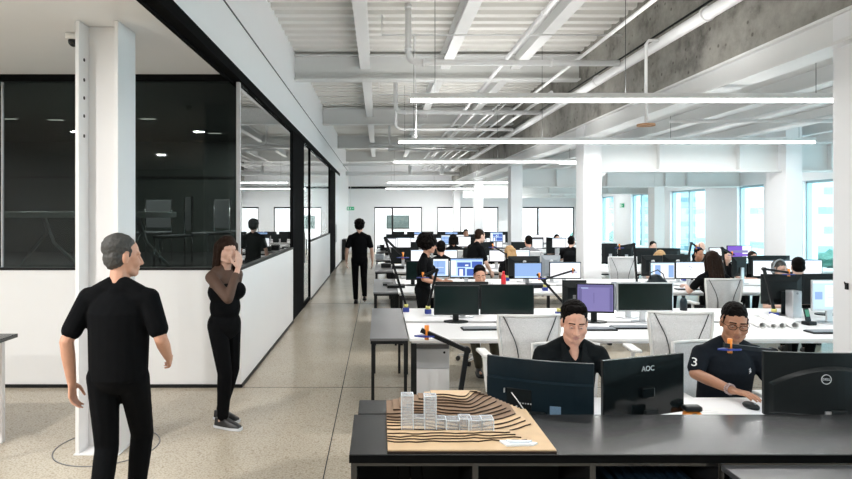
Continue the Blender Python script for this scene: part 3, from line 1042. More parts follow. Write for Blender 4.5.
for sx in (-0.05, 0.0, 0.05):
    k.tube([(sx, 0, 0), (sx, 0, 0.32), (sx, 0.1, 0.36)], 0.004, 6)
k.tube([(-0.05, 0, 0.2), (0.05, 0, 0.2)], 0.004, 6)
k.build('wire', 'chrome', o)
MB().box(-0.07, 0.07, -0.02, 0.12, 0, 0.01).build('base', 'black', o)

# table by the lobby
t = thing('side_table', 'dark-topped table with white legs standing by the lobby wall', 'table', (-4.28, 4.3, 0))
MB().box(0, 1.32, 0, 0.62, 0.84, 0.87).build('tabletop', 'counter', t, 0.003)
for x in (0.05, 1.22):
    for y in (0.04, 0.56):
        MB().box(x - 0.02, x + 0.02, y - 0.02, y + 0.02, 0, 0.839).build('leg', 'cab_white', t, 0.002)
MB().box(0.04, 1.20, 0.03, 0.05, 0.70, 0.838).build('apron', 'cab_white', t)
# low black unit on the corridor wall
t = thing('fire_cabinet', 'low black cabinet against the corridor wall near its end', 'cabinet', (WX + 0.02, 23.5, 0))
MB().box(0, 0.16, 0, 0.9, 0.05, 0.85).build('body', 'black', t, 0.005)
MB().box(0.161, 0.17, 0.05, 0.85, 0.10, 0.80).build('door', 'gloss_black', t)

# ------------------------------------------------------------------ task chair
def make_chair(label, x, y, rz, group='white mesh task chairs', arms=True):
    """faces -Y; the back is on +Y"""
    t = thing('task_chair', label, 'chair', (x, y, 0), rz, group)
    s = MB()
    s.box(-0.235, 0.235, -0.24, 0.20, 0.375, 0.42)
    s.build('seat', 'chair_seat', t, 0.02, seg=3)
    def back(u, v):
        # u -1..1, v 0..1
        w_ = 0.185 + 0.055 * min(1, v * 1.25)
        zz = 0.52 + 0.49 * v
        yy = 0.225 + 0.055 * math.sin(v * PI * 0.9) * 0.5 + 0.05 * v - 0.05 * u * u
        return Vector((u * w_, yy, zz))
    mm = MB()
    NU, NV = 10, 10
    gr = [[mm.bm.verts.new(back(-1 + 2 * i / NU, j / NV)) for i in range(NU + 1)] for j in range(NV + 1)]
    gb = [[mm.bm.verts.new(back(-1 + 2 * i / NU, j / NV) + Vector((0, 0.004, 0))) for i in range(NU + 1)] for j in range(NV + 1)]
    for j in range(NV):
        for i in range(NU):
            mm.bm.faces.new((gr[j][i], gr[j][i + 1], gr[j + 1][i + 1], gr[j + 1][i]))
            mm.bm.faces.new((gb[j][i], gb[j + 1][i], gb[j + 1][i + 1], gb[j][i + 1]))
    mm.build('backrest_mesh', 'chair_mesh', t, smooth=True)
    loop = [back(-1, v / 8) for v in range(9)] + [back(-1 + 2 * i / 8, 1) for i in range(1, 9)] + [back(1, 1 - v / 8) for v in range(1, 9)] + [back(1 - 2 * i / 8, 0) for i in range(1, 8)]
    MB().tube([p + Vector((0, 0.004, 0)) for p in loop], 0.013, 8, closed=True).build('backrest_frame', 'chair_white', t)
    for sx in (-1, 1):
        cv = [back(sx * (0.86 - 0.42 * math.sin(v / 10 * PI * 0.72 + 0.0)), 1 - v / 10) + Vector((0, 0.012, 0)) for v in range(11)]
        MB().tube(cv, 0.004, 6).build('back_cable', 'black_plastic', t)
    MB().tube([(0, 0.10, 0.35), (0, 0.24, 0.37), (0, 0.285, 0.48), (0, 0.292, 0.62)], [0.03, 0.028, 0.025, 0.018], 10).build('back_spine', 'chair_white', t)
    if arms:
        for sx in (-1, 1):
            a = MB().tube([(sx * 0.20, 0.02, 0.362), (sx * 0.27, 0.03, 0.38), (sx * 0.285, 0.02, 0.55), (sx * 0.285, 0.0, 0.655)], 0.016, 8).build('arm_post', 'chair_white', t)
            MB().box(sx * 0.285 - 0.04, sx * 0.285 + 0.04, -0.14, 0.12, 0.656, 0.685).build('armrest', 'chair_white', t, 0.012, seg=3)
    MB().cyl((0, 0, 0.10), (0, 0, 0.373), 0.028).build('gas_column', 'silver', t)
    st = MB()
    for k in range(5):
        a = 2 * PI * k / 5 + 0.3
        st.hull([(0.03 * math.cos(a + q), 0.03 * math.sin(a + q), z) for q in (-1.2, 1.2) for z in (0.085, 0.13)] +
                [(0.29 * math.cos(a) + 0.015 * math.sin(a) * q, 0.29 * math.sin(a) - 0.015 * math.cos(a) * q, z) for q in (-1, 1) for z in (0.07, 0.09)])
    bs = st.build('star_base', 'chair_white', t)
    for k in range(5):
        a = 2 * PI * k / 5 + 0.3
        c = Vector((0.29 * math.cos(a), 0.29 * math.sin(a), 0.034))
        tn = Vector((-math.sin(a), math.cos(a), 0)) * 0.02
        MB().cyl(c - tn, c + tn, 0.032).build('caster', 'rubber', bs)
    return t


# ------------------------------------------------------------------ monitors
def ui_rects(kind):
    W, P, S, B, LV, L2, PU, G = 0, 1, 2, 3, 4, 5, 6, 7
    d = {'white': (W, [(0.0, 0.93, 1, 1, G), (0.1, 0.3, 0.16, 0.34, G)]),
         'plain': (W, [(0, 0.96, 1, 1, P)]),
         'pale': (P, [(0, 0.93, 1, 1, W), (0.04, 0.35, 0.22, 0.62, S), (0.28, 0.1, 0.95, 0.85, W), (0.33, 0.5, 0.8, 0.53, P), (0.33, 0.4, 0.7, 0.43, P)]),
         'cad': (P, [(0, 0.92, 1, 1, S), (0.02, 0.1, 0.16, 0.9, W), (0.2, 0.55, 0.62, 0.8, B), (0.66, 0.5, 0.98, 0.85, B), (0.22, 0.06, 0.45, 0.5, B), (0.27, 0.06, 0.38, 0.42, W), (0.5, 0.06, 0.98, 0.44, B), (0.45, 0.6, 0.55, 0.68, W)]),
         'plan': (P, [(0, 0.93, 1, 1, W), (0.05, 0.08, 0.80, 0.9, S), (0.84, 0.05, 0.97, 0.9, W), (0.1, 0.5, 0.7, 0.52, W), (0.12, 0.2, 0.72, 0.22, B), (0.3, 0.15, 0.32, 0.85, B)]),
         'blue': (S, [(0, 0, 1, 0.1, P), (0, 0.1, 1, 0.35, S)]),
         'lav': (LV, [(0, 0.9, 1, 1, L2), (0.02, 0.04, 0.12, 0.88, L2), (0.9, 0.04, 0.98, 0.88, L2), (0.1, 0.86, 0.3, 0.88, P), (0.45, 0.3, 0.47, 0.7, L2)]),
         'stripe': (W, [(0, 0.93, 1, 1, P), (0.18, 0.05, 0.42, 0.85, S), (0.75, 0.05, 0.98, 0.85, S), (0.0, 0.0, 0.1, 0.9, P)]),
         'sketch': (W, [(0, 0.96, 1, 1, P), (0.42, 0.72, 0.5, 0.75, B), (0.5, 0.66, 0.56, 0.69, B), (0.48, 0.5, 0.52, 0.54, B), (0.18, 0.18, 0.2, 0.24, B)]),
         'purple': (W, [(0.0, 0.0, 0.62, 1, PU), (0.1, 0.4, 0.85, 0.62, LV), (0.3, 0.1, 0.9, 0.3, PU)])}
    return d[kind]


UIM = ['s_white', 's_pale', 's_sky', 's_blue', 's_lav', 's_lav2', 's_purple', 's_grey']


def monitor(label, px0, px1, py0, py1, Y, ui=None, back=False, rz=0.0, desk=0.75, casing='black_plastic', stand='silver', logo=None, group='desk monitors', Y2=None, bulge=True):
    x0, x1 = PX(px0, Y), PX(px1, Y)
    zt, zb = PZ(py0, Y), PZ(py1, Y)
    zb = max(zb, desk + 0.05)
    zt = max(zt, zb + 0.25)
    w_, cx = (x1 - x0), (x0 + x1) / 2
    t = thing('monitor', label, 'monitor', (cx, Y, desk), rz + (PI if back else 0), group)
    a, b = zb - desk, zt - desk
    hw = w_ / 2
    c = MB().box(-hw, hw, 0.0, 0.022, a, b)
    cs = c.build('casing', casing, t, 0.004)
    if bulge:
        k = MB()
        k.hull([(sx * hw * 0.97, 0.0225, z) for sx in (-1, 1) for z in (a + 0.012, b - 0.012)] +
               [(sx * hw * 0.66, 0.052, z) for sx in (-1, 1) for z in (a + 0.06, b - 0.075)])
        k.build('rear_shell', casing, t, 0.004)
    s = MB()
    bz = 0.012
    W_, H_ = 2 * hw - 2 * bz, (b - a) - 2 * bz - 0.006
    def rect(u0, v0, u1, v1, mi, dy):
        s.box(-hw + bz + u0 * W_, -hw + bz + u1 * W_, -dy, 0.0, a + bz + 0.006 + v0 * H_, a + bz + 0.006 + v1 * H_, mi)
    if ui:
        bg, rs = ui_rects(ui)
        rect(0, 0, 1, 1, bg, 0.001)
        for i, (u0, v0, u1, v1, mi) in enumerate(rs):
            rect(u0, v0, u1, v1, mi, 0.0014 + 0.0003 * i)
        s.build('screen', UIM, t)
    else:
        rect(0, 0, 1, 1, 0, 0.001)
        s.build('screen', 's_off', t)
    off = 0.055 if bulge else 0.024
    MB().box(-0.03, 0.03, off, off + 0.022, 0.012, a + (b - a) * 0.45).build('stand_neck', stand, t, 0.004)
    MB().prism([(0.125 * math.cos(q * PI / 10), 0.045 + 0.085 * math.sin(q * PI / 10)) for q in range(20)], 0.001, 0.012).build('stand_foot', 'black_plastic' if stand == 'black_plastic' else stand, t)
    if logo:
        k = MB()
        zc = a + (b - a) * 0.78 if logo == 'dot' else a
        yb = 0.0228 + 0.0
        k.cyl((0, 0.045, a + (b - a) * 0.74), (0, 0.0555, a + (b - a) * 0.70), 0.028, 0.028, 16)
        k.build('logo', 'silver_mark', t)
    return t


# --- two foreground monitors of the left man and the one of the right man
def front_monitor(label, x0, Y0, x1, Y1, zt, zb, casing, kind):
    """back towards the camera; (x0,Y0) and (x1,Y1) are the ends of the back seen from the front"""
    cx, cy = (x0 + x1) / 2, (Y0 + Y1) / 2
    ang = math.atan2(Y1 - Y0, x1 - x0)
    hw = math.hypot(x1 - x0, Y1 - Y0) / 2
    t = thing('monitor', label, 'monitor', (cx, cy, 0.75), ang, 'front monitors')
    a, b = zb - 0.75, zt - 0.75
    # local: -Y is the back (camera side), +Y is the screen
    N = 12
    sag = 0.035 if kind != 'flat' else 0.0
    k = MB()
    def col(u, z, dy):
        return (u * hw, -sag * (1 - u * u) + dy, z)
    A = [[k.bm.verts.new(col(-1 + 2 * i / N, z, dy)) for i in range(N + 1)] for (z, dy) in ((a, 0), (b, 0), (b, 0.022), (a, 0.022))]
    for q in range(4):
        for i in range(N):
            k.bm.faces.new((A[q][i], A[q][i + 1], A[(q + 1) % 4][i + 1], A[(q + 1) % 4][i]))
    k.bm.faces.new([A[q][0] for q in range(4)])
    k.bm.faces.new([A[q][N] for q in range(4)])
    k.build('casing', casing, t, 0.003)
    s = MB()
    G = [[s.bm.verts.new(col((-1 + 2 * i / N) * 0.97, z, dy)) for i in range(N + 1)] for (z, dy) in ((a + 0.02, 0.0225), (b - 0.012, 0.0225), (b - 0.012, 0.0235), (a + 0.02, 0.0235))]
    for q in range(4):
        for i in range(N):
            s.bm.faces.new((G[q][i], G[q][i + 1], G[(q + 1) % 4][i + 1], G[(q + 1) % 4][i]))
    s.bm.faces.new([G[q][0] for q in range(4)])
    s.bm.faces.new([G[q][N] for q in range(4)])
    s.build('screen', 's_pale', t)
    if kind == 'curved':
        # thick lower shell with ridge, port panel, jacks and sticker
        r = MB()
        top = a + (b - a) * 0.66
        B_ = [[r.bm.verts.new(col((-1 + 2 * i / N) * 0.985, z, dy)) for i in range(N + 1)] for (z, dy) in ((a + 0.01, -0.001), (a + 0.01, -0.022), (top - 0.006, -0.022), (top, -0.001))]
        for q in range(3):
            for i in range(N):
                r.bm.faces.new((B_[q][i], B_[q][i + 1], B_[q + 1][i + 1], B_[q + 1][i]))
        r.build('rear_shell', casing, t)
        y_ = -sag - 0.022
        pp = MB().box(-0.155, -0.03, y_ - 0.002, y_ + 0.014, a + 0.03, a + 0.155).build('port_panel', 'black_plastic', t)
        for i in range(5):
            MB().cyl((-0.085 + i * 0.013, y_ - 0.006, a + 0.085), (-0.085 + i * 0.013, y_ - 0.002, a + 0.085), 0.0035).build('socket', 'silver_mark', t)
        MB().box(-0.172, -0.166, y_ - 0.004, y_ + 0.016, a + 0.13, a + 0.15).build('socket', 'silver_mark', t)
        MB().cyl((-0.105, y_ - 0.006, a + 0.065), (-0.105, y_ - 0.002, a + 0.065), 0.005).build('socket', 'silver_mark', t)
        MB().box(0.035, 0.115, y_ + 0.002, y_ + 0.0075, a + 0.03, a + 0.085).build('sticker', 'label_mark', t)
        MB().tube([(-0.13, y_ - 0.006, a + 0.135), (-0.10, y_ - 0.03, a + 0.11), (-0.06, y_ - 0.035, a + 0.06), (-0.03, y_ - 0.03, a + 0.0), (-0.02, y_ - 0.02, 0.02)], 0.0025, 6).build('cable', 'paper', t)
    if kind == 'flat':
        me = text_mesh('AOC', 0.038)
        me.transform(Matrix.Translation((0.02, -0.0015, a + (b - a) * 0.80)) @ Matrix.Rotation(R(90), 4, 'X') @ Matrix.Shear('XZ', 4, (0, 0)))
        link('logo', me, 'silver_mark', t)
        MB().box(-0.03, 0.05, -0.020, -0.001, a + 0.10, a + (b - a) * 0.50).build('rear_shell', 'gloss_black', t, 0.006)
    if kind == 'big':
        r = MB()
        hp_ = []
        for u in [-0.94 + 1.88 * i / 16 for i in range(17)]:
            top_ = a + (b - a) * (0.80 - 0.32 * u * u)
            hp_ += [col(u, top_, -0.001), col(u, a + 0.012, -0.001), col(u * 0.94, top_ - 0.014, -0.022 * (1 - u * u) - 0.006), col(u * 0.93, a + 0.025, -0.03 * (1 - u * u) - 0.008)]
        r.hull(hp_)
        r.build('rear_shell', casing, t, 0.01)
        lg = MB().tube([(0.024 * math.cos(q * PI / 12), -0.0, 0.024 * math.sin(q * PI / 12)) for q in range(24)], 0.002, 6, closed=True)
        me = text_mesh('DELL', 0.017)
        me.transform(Matrix.Rotation(R(90), 4, 'X'))
        lg.bm.from_mesh(me)
        lo = lg.build('logo', 'silver_mark', t)
        lo.location = (-0.055, -sag - 0.030, b - 0.128)
        MB().box(-0.07, 0.02, -sag - 0.046, -sag - 0.040, 0.013, a + 0.045).build('stand_bracket', 'silver', t)
    MB().box(-0.04, 0.04, -0.085 if kind == 'big' else -sag - 0.055, -0.035, 0.014, a + 0.05).build('stand_neck', 'black_plastic', t, 0.004)
    MB().box(-0.13, 0.13, -0.12, 0.06, 0.001, 0.013).build('stand_foot', 'black_plastic', t, 0.004)
    return t


front_monitor('curved black monitor seen from behind with ports and white cable, beside the site model', PX(487, 3.22), 3.22, PX(594, 3.02), 3.02, 1.095, 0.79, 'navy_plastic', 'curved')
front_monitor('flat black monitor seen from behind, tilted toward the man in the black shirt', PX(603.5, 3.05), 3.05, PX(684, 3.22), 3.22, 1.103, 0.79, 'gloss_black', 'flat')
front_monitor('wide black monitor with round badge hiding the bespectacled man\'s forearm', PX(764, 3.17), 3.17, PX(764, 3.17) + 0.66, 3.14, 1.125, 0.79, 'black_plastic', 'big')

# --- first desk row
R1 = 'first desk row'
monitor('black switched-off monitor nearest the corridor on the first desk row', 434, 479, 285.5, 315, 6.06, casing='black_plastic', stand='black_plastic')
monitor('black switched-off monitor, second from the corridor on the first desk row', 480.5, 534, 284.5, 314.5, 6.06, stand='silver')
monitor('monitor showing a lavender window behind the black-shirted man\'s head', 577, 613.5, 283.5, 313, 6.06, ui='lav', rz=R(-8), stand='black_plastic')
monitor('silver-edged switched-off monitor beside the lavender screen', 617, 673.5, 282.5, 312, 6.04, casing='silver', stand='silver')
monitor('monitor with pale blue desktop on the first row beside the hooked column', 812, 856, 280, 311, 6.0, ui='pale', casing='silver', stand='silver')
monitor('dark monitor seen from behind, just left of the lavender screen', 562, 586, 280, 306, 6.42, back=True)
monitor('blue-grey monitor seen from behind, wedged between lavender and silver-edged screens', 611, 640, 281.5, 310, 6.42, back=True, casing='grey_plastic')
monitor('black monitor seen from behind in front of the man peeking over it', 435, 488, 281.5, 309, 6.45, back=True)
monitor('black monitor seen from behind behind the orange lamp head', 761.5, 800, 274, 304, 6.6, back=True, stand='black_plastic', rz=R(-6))
monitor('black monitor seen from behind with a black stand by the hooked column', 800.5, 846, 273.5, 304, 6.6, back=True, stand='black_plastic', rz=R(4))
# --- second desk row
monitor('dark monitor nearest the corridor on the second desk row', 406, 420, 261, 280, 9.2, casing='black_plastic', stand='black_plastic')
monitor('monitor with pale blue plan beside the afro-haired woman', 432.5, 449, 258.5, 277, 9.2, ui='plan')
monitor('monitor with dark blue drawing windows above the peeking man', 450, 483.5, 258, 278, 9.2, ui='cad')
monitor('monitor with plain blue desktop beside the red bottle', 514, 542, 262.5, 279, 9.2, ui='blue')
monitor('white-screened monitor crossed by a lamp arm in front of the big column', 549.5, 581, 262, 279, 9.2, ui='plain')
monitor('monitor with two blue page strips behind the silver-edged screen', 650, 675, 262, 279.5, 9.2, ui='stripe')
monitor('white monitor with small sketch marks in front of the long-haired woman', 675.5, 706, 261.5, 279, 9.2, ui='sketch')
monitor('large white-screened monitor behind the person with the headset', 752.5, 792.5, 260, 277, 9.15, ui='plain')
monitor('large white-screened monitor in front of the dark-haired man seen from behind', 793, 822.5, 259.5, 277, 9.15, ui='plain')
monitor('black monitor seen from behind above the blue desktop screen', 508, 539.5, 256, 276, 9.75, back=True, logo='dot')
monitor('dark grey monitor seen from behind touching the big white column', 541, 560, 255, 276, 9.75, back=True, logo='dot', casing='grey_plastic')
monitor('black monitor seen from behind under the ginger hair', 641, 662, 255.3, 276, 9.75, back=True, logo='dot')
monitor('black monitor seen from behind next to the ginger-haired person', 662.5, 690, 254.6, 276, 9.75, back=True, logo='dot')
monitor('black monitor seen from behind, narrow, beside the long-haired woman', 729, 748, 256.5, 276, 9.5, back=True, rz=R(20))
monitor('wide black monitor seen from behind below the wide column', 748, 789, 255.5, 274, 9.75, back=True)
# --- third desk row
monitor('white-screened monitor behind the afro-haired woman, third desk row', 410.5, 429, 251, 262, 12.1, ui='plain')
monitor('white-screened monitor in front of the person with back turned, third desk row', 441, 457.5, 250, 262, 12.1, ui='plain')
monitor('white-screened monitor by the leaning person, third desk row', 489, 505, 250.5, 262, 12.1, ui='white')
monitor('pale blue monitor behind the black ones at the slim column foot', 511, 530, 250.5, 262, 12.1, ui='pale')
monitor('black monitor seen from behind right beside the big column, third desk row', 601.5, 617, 243.5, 262, 12.6, back=True)
monitor('black monitor seen from behind over the empty white chair, third desk row', 617.5, 633, 245, 262, 12.6, back=True)
monitor('long black monitor seen from behind below the seated man by the slim grey column', 634, 656, 248, 262, 12.6, back=True)
monitor('black monitor seen from behind beside the bald person, third desk row', 656.5, 680, 248, 262, 12.6, back=True)
monitor('monitor with purple and white picture in front of the wide column', 727, 752, 245.5, 258, 12.1, ui='purple')
monitor('white-screened monitor behind the long-haired woman, third desk row', 709, 724, 247.5, 260, 12.1, ui='plain')
# --- fourth row
monitor('white-screened monitor near the corridor on the fourth desk row', 397, 411, 237.5, 248, 15.0, ui='plain')
monitor('white monitor with blue window beside the dark-clad person, fourth row', 441, 451, 236.5, 245, 15.0, ui='plan')
monitor('wide white-screened monitor behind the dark-clad person, fourth row', 456, 471, 236.5, 247, 15.0, ui='plain')
monitor('white-screened monitor beyond the slim column, fourth row', 532, 543, 238.5, 249, 15.0, ui='white')
monitor('white-screened monitor next to the dark-haired person near the big column, fourth row', 552, 566, 238.5, 248, 15.0, ui='plain')
monitor('dark blue-screened monitor behind the leaning person, fourth row', 490, 503, 234, 242, 15.0, ui='cad')
monitor('pale monitor near the corridor end of the fourth row', 384, 396, 239, 248, 15.0, ui='white')
# --- far rows: look-alikes

def far_row(Y, spots, label, group, back=False, ui=None):
    for px in spots:
        wd = 0.5 * F / Y
        monitor(label, px, px + wd, VY + (EYE - 1.14) * F / Y, VY + (EYE - 0.84) * F / Y, Y, back=back, ui=ui, group=group, bulge=False)


far_row(17.95, (388, 408, 433, 486, 553), 'small white-screened monitor standing on the fifth desk row', 'white screens on the fifth row', ui='plain')
far_row(18.3, (398, 426, 446, 468, 527, 546), 'small black monitor seen from behind on the fifth desk row', 'dark monitor backs on the fifth row', back=True)
far_row(20.8, (414, 453, 491, 534), 'small pale monitor standing on the sixth desk row', 'pale screens on the sixth row', ui='white')
far_row(21.2, (386, 403, 427, 444, 466, 505), 'small black monitor seen from behind on the sixth desk row', 'dark monitor backs on the sixth row', back=True)
far_row(24.2, (392, 407, 421, 437, 452, 484, 499), 'tiny black monitor seen from behind on the far desk rows', 'dark monitor backs on the seventh row', back=True)
far_row(23.55, (414, 445, 490), 'tiny bluish monitor standing on the seventh desk row', 'blue screens on the seventh row', ui='blue')
far_row(15.3, (399, 422, 474, 511, 546), 'black monitor seen from behind on the fourth desk row', 'dark monitor backs on the fourth row', back=True)
far_row(12.55, (391, 463), 'black monitor seen from behind on the corridor half of the third desk row', 'dark monitor backs on the third row', back=True)
# television in the glazed office
t = thing('wall_television', 'dark wall television seen through the glazed office window', 'television', (PX(398, 31.7), YF + 2.96, PZ(222, 31.7)))
MB().box(-0.6, 0.6, -0.02, 0.03, -0.35, 0.35).build('casing', 'black_plastic', t)
MB().box(-0.57, 0.57, -0.023, -0.0201, -0.32, 0.32).build('screen', 'tv_glass', t)

# ------------------------------------------------------------------ chairs
make_chair('white mesh chair with empty back toward the first row, beside the black-shirted man', 1.17, 4.99, PI + R(4)).scale = (1.04, 1.04, 1.04)
make_chair('empty white mesh chair between the two seated men', 2.47, 5.12, PI - R(5)).scale = (1.04, 1.04, 1.04)
make_chair('white mesh chair the black-shirted man sits on', 1.29, 3.92, 0).scale = (0.95, 0.95, 0.94)
make_chair('white mesh chair the bespectacled man sits on', 2.33, 4.02, R(2)).scale = (1.0, 1.0, 0.93)
make_chair('white mesh chair of the long-haired woman', PX(719, 7.45), 7.50, PI)
make_chair('empty white mesh chair beside the big white column', PX(617, 10.95), 10.95, PI).scale = (1.04, 1.04, 1.07)
make_chair('white mesh chair behind the person in black on the fourth row', PX(454, 13.55), 13.6, PI)
make_chair('white mesh chair beyond the slim column on the fourth row', PX(530.5, 13.55), 13.6, PI)
make_chair('empty white mesh chair close to the corridor, facing the fourth row', PX(411.5, 13.55), 13.6, PI)
make_chair('white mesh chair of the person facing the third row screens', PX(440.5, 10.75), 10.75, PI)
make_chair('white mesh chair of the peeking man', PX(478, 7.55), 7.55, 0)
make_chair('white mesh chair under the ginger-haired person', PX(657.5, 11.0), 11.0, 0)

# ------------------------------------------------------------------ task lamps
def lamp(label, base, elbow_, tip, desk=0.75, w=0.022):
    """points as world coordinates"""
    b, e, tp = Vector(base), Vector(elbow_), Vector(tip)
    t = thing('task_lamp', label, 'lamp', b, 0, 'jointed desk lamps')
    e, tp = e - b, tp - b
    MB().box(-0.035, 0.035, -0.035, 0.035, 0.001, 0.05).build('clamp', 'blue', t, 0.005)
    MB().cyl((0, 0, 0.05), (0, 0, 0.085), 0.026).build('swivel', 'yellow', t)
    MB().bar((0, 0, 0.07), e, w, w * 1.2).build('lower_arm', 'black', t)
    MB().cyl(e + Vector((0, -0.02, 0)), e + Vector((0, 0.02, 0)), w * 0.85).build('elbow_joint', 'black', t)
    MB().bar(e + Vector((0, -0.004, 0)), tp, w, w * 1.1).build('upper_arm', 'black', t)
    d_ = (tp - e).normalized()
    hp = tp - d_ * 0.035
    MB().cyl(hp + Vector((0, 0, -0.040)), hp + Vector((0, 0, 0.040)), 0.013).build('head_joint', 'orange', t)
    k = MB()
    k.prism([(-0.07, 0), (-0.02, -0.025), (0.05, -0.018), (0.07, 0), (0.05, 0.018), (-0.02, 0.025)], -0.024, -0.015, M4=Matrix.Translation(hp))
    k.build('lamp_head', 'blue', t)
    return t


def P3(px, py, Y):
    return (PX(px, Y), Y, PZ(py, Y))


def lamp_px(label, b, e, tp, desk=0.75):
    bb_ = (PX(b[0], b[1]), b[1], desk)
    return lamp(label, bb_, P3(*e), P3(*tp))


lamp_px('black jointed lamp standing behind the site model', (459, 3.30), (467, 350, 3.32), (421, 330, 3.36))
lamp_px('black jointed lamp reaching across the bespectacled man\'s chest', (773, 3.45), (773, 351, 3.42), (724, 345, 3.40))
lamp_px('black lamp leaning toward the corridor at the end of the first desk row', (406, 6.75), (385, 238, 6.75), (405, 258, 6.8))
lamp_px('black lamp standing behind the first switched-off monitor', (428, 6.62), (437, 270, 6.62), (420, 277, 6.65))
lamp_px('black lamp with its arm slanting down behind the black-shirted man\'s head', (559, 6.45), (566, 306, 6.45), (537, 274, 6.5))
lamp_px('lamp with long arm pointing at the big white column', (545, 8.62), (545, 279, 8.62), (575, 270, 8.65))
lamp_px('black lamp standing among the paper rolls', (774, 6.42), (764, 269, 6.42), (792, 273, 6.42))
lamp_px('black lamp folded beside the empty chair near the big column', (637, 8.75), (634, 244, 8.75), (617, 247, 8.75))
lamp_px('black lamp propped up before the bald person', (684, 9.9), (691.5, 243, 9.9), (698, 248, 9.9))
lamp_px('black lamp slanting in front of the blond person by the slim column', (507, 9.9), (506, 254, 9.9), (491, 245, 9.9))
lamp_px('black lamp standing beside the purple picture screen', (727, 9.6), (722, 248, 9.6), (734, 255, 9.6))

# ------------------------------------------------------------------ desk clutter
def keyboard(label, x, y, z=0.75, w=0.43, rz=0.0, m='black_plastic'):
    t = thing('keyboard', label, 'keyboard', (x, y, z + 0.001), rz)
    MB().box(-w / 2, w / 2, -0.065, 0.065, 0, 0.014).build('case', m, t, 0.004)
    k = MB()
    for r_ in range(5):
        for c_ in range(15):
            k.box(-w / 2 + 0.012 + c_ * (w - 0.024) / 15, -w / 2 + 0.009 + (c_ + 1) * (w - 0.024) / 15, -0.056 + r_ * 0.0225, -0.037 + r_ * 0.0225, 0.0141, 0.020)
    k.build('keys', 'grey_plastic' if m == 'black_plastic' else m, t)
    return t


keyboard('black keyboard in front of the second switched-off monitor', PX(484, 5.72), 5.72, rz=R(3))
keyboard('black keyboard in front of the silver-edged monitor', PX(634, 5.78), 5.78)
keyboard('black keyboard under the lavender screen', PX(592, 5.72), 5.70)
keyboard('black keyboard below the pale blue desktop by the hooked column', PX(828, 5.6), 5.56)
keyboard('black keyboard in front of the dark blue drawing screen', PX(470, 8.8), 8.75)
keyboard('dark keyboard in front of the sketch screen', PX(688, 8.8), 8.72)


def mouse(label, x, y, z=0.75, rz=0.0):
    t = thing('computer_mouse', label, 'mouse', (x, y, z + 0.001), rz)
    k = MB()
    k.ell((0, 0, 0.012), (0.031, 0.055, 0.022))
    for v in k.bm.verts:
        v.co.z = max(v.co.z, 0.0)
    k.build('shell', 'black_plastic', t, smooth=True)
    MB().cyl((-0.003, -0.03, 0.031), (0.003, -0.03, 0.031), 0.006).build('wheel', 'grey_plastic', t)
    return t


mouse('black mouse under the bespectacled man\'s hand', PX(751, 3.40), 3.40, rz=R(10))
mouse('black mouse beside the keyboard at the silver-edged monitor', PX(661, 5.72), 5.70)
mouse('black mouse at the second switched-off monitor', PX(503, 5.65), 5.62)


def paper(label, x, y, w, d_, rz=0, z=0.75, th=0.004, m='paper', cat='paper'):
    t = thing('paper_sheet', label, cat, (x, y, z + 0.001), rz)
    MB().box(-w / 2, w / 2, -d_ / 2, d_ / 2, 0, th).build('sheet', m, t)
    k = MB()
    for i in range(5):
        k.box(-w * 0.38, w * (0.1 + 0.07 * (i % 3)), d_ * (0.32 - 0.16 * i), d_ * (0.32 - 0.16 * i) + 0.006, th, th + 0.0003)
    k.build('print', 'cab_grey', t)
    return t


def sheets(label, px, Y, w, d_, n=6, rz=0.0):
    return paper(label, PX(px, Y), Y, w, d_, rz, th=0.004 * n)


sheets('loose white drawing sheet in front of the lavender monitor', 560, 5.75, 0.30, 0.22, 1, R(10))
sheets('thick stack of white drawings beside the paper rolls', 733, 6.42, 0.42, 0.28, 9, R(8))
sheets('white notebook on the bespectacled man\'s desk', 716, 3.28, 0.22, 0.20, 1, R(8))
sheets('white papers near the blue desktop screen on the second row', 500, 8.95, 0.35, 0.25, 3, R(-6))
sheets('stack of white papers below the long-haired woman\'s screen', 717, 8.75, 0.4, 0.25, 4, R(12))
for i, (px, rr, dz) in enumerate(((753, 0.032, 0), (762, 0.026, 0), (772.5, 0.030, 0), (783.5, 0.034, 0))):
    Y = 5.98
    lb = ('white rolled drawing at the window-far end of four on the first row', 'thin tan-cored rolled drawing, second of four beside the lamp foot',
          'rolled drawing just past the yellow lamp swivel, third of four', 'widest rolled drawing of four, closest to the hooked column')[i]
    t = thing('paper_roll', lb, 'paper roll', (PX(px, Y), Y, 0.751 + rr), R((-13, -10, -14, -11)[i]), 'rolled drawings on the first desk row')
    k = MB()
    n = 20
    ys, ye = -0.24, 0.26
    O0, O1, I0, I1 = [], [], [], []
    for q in range(n):
        a = 2 * PI * q / n
        c_, s_ = math.cos(a), math.sin(a)
        O0.append(k.bm.verts.new((c_ * rr, ys, s_ * rr))); O1.append(k.bm.verts.new((c_ * rr, ye, s_ * rr)))
        I0.append(k.bm.verts.new((c_ * rr * 0.8, ys, s_ * rr * 0.8))); I1.append(k.bm.verts.new((c_ * rr * 0.8, ye, s_ * rr * 0.8)))
    for q in range(n):
        j = (q + 1) % n
        k.bm.faces.new((O0[q], O0[j], O1[j], O1[q])); k.bm.faces.new((I0[q], I1[q], I1[j], I0[j]))
        k.bm.faces.new((O0[q], I0[q], I0[j], O0[j])); k.bm.faces.new((O1[q], O1[j], I1[j], I1[q]))
    k.build('sheet', 'paper', t)
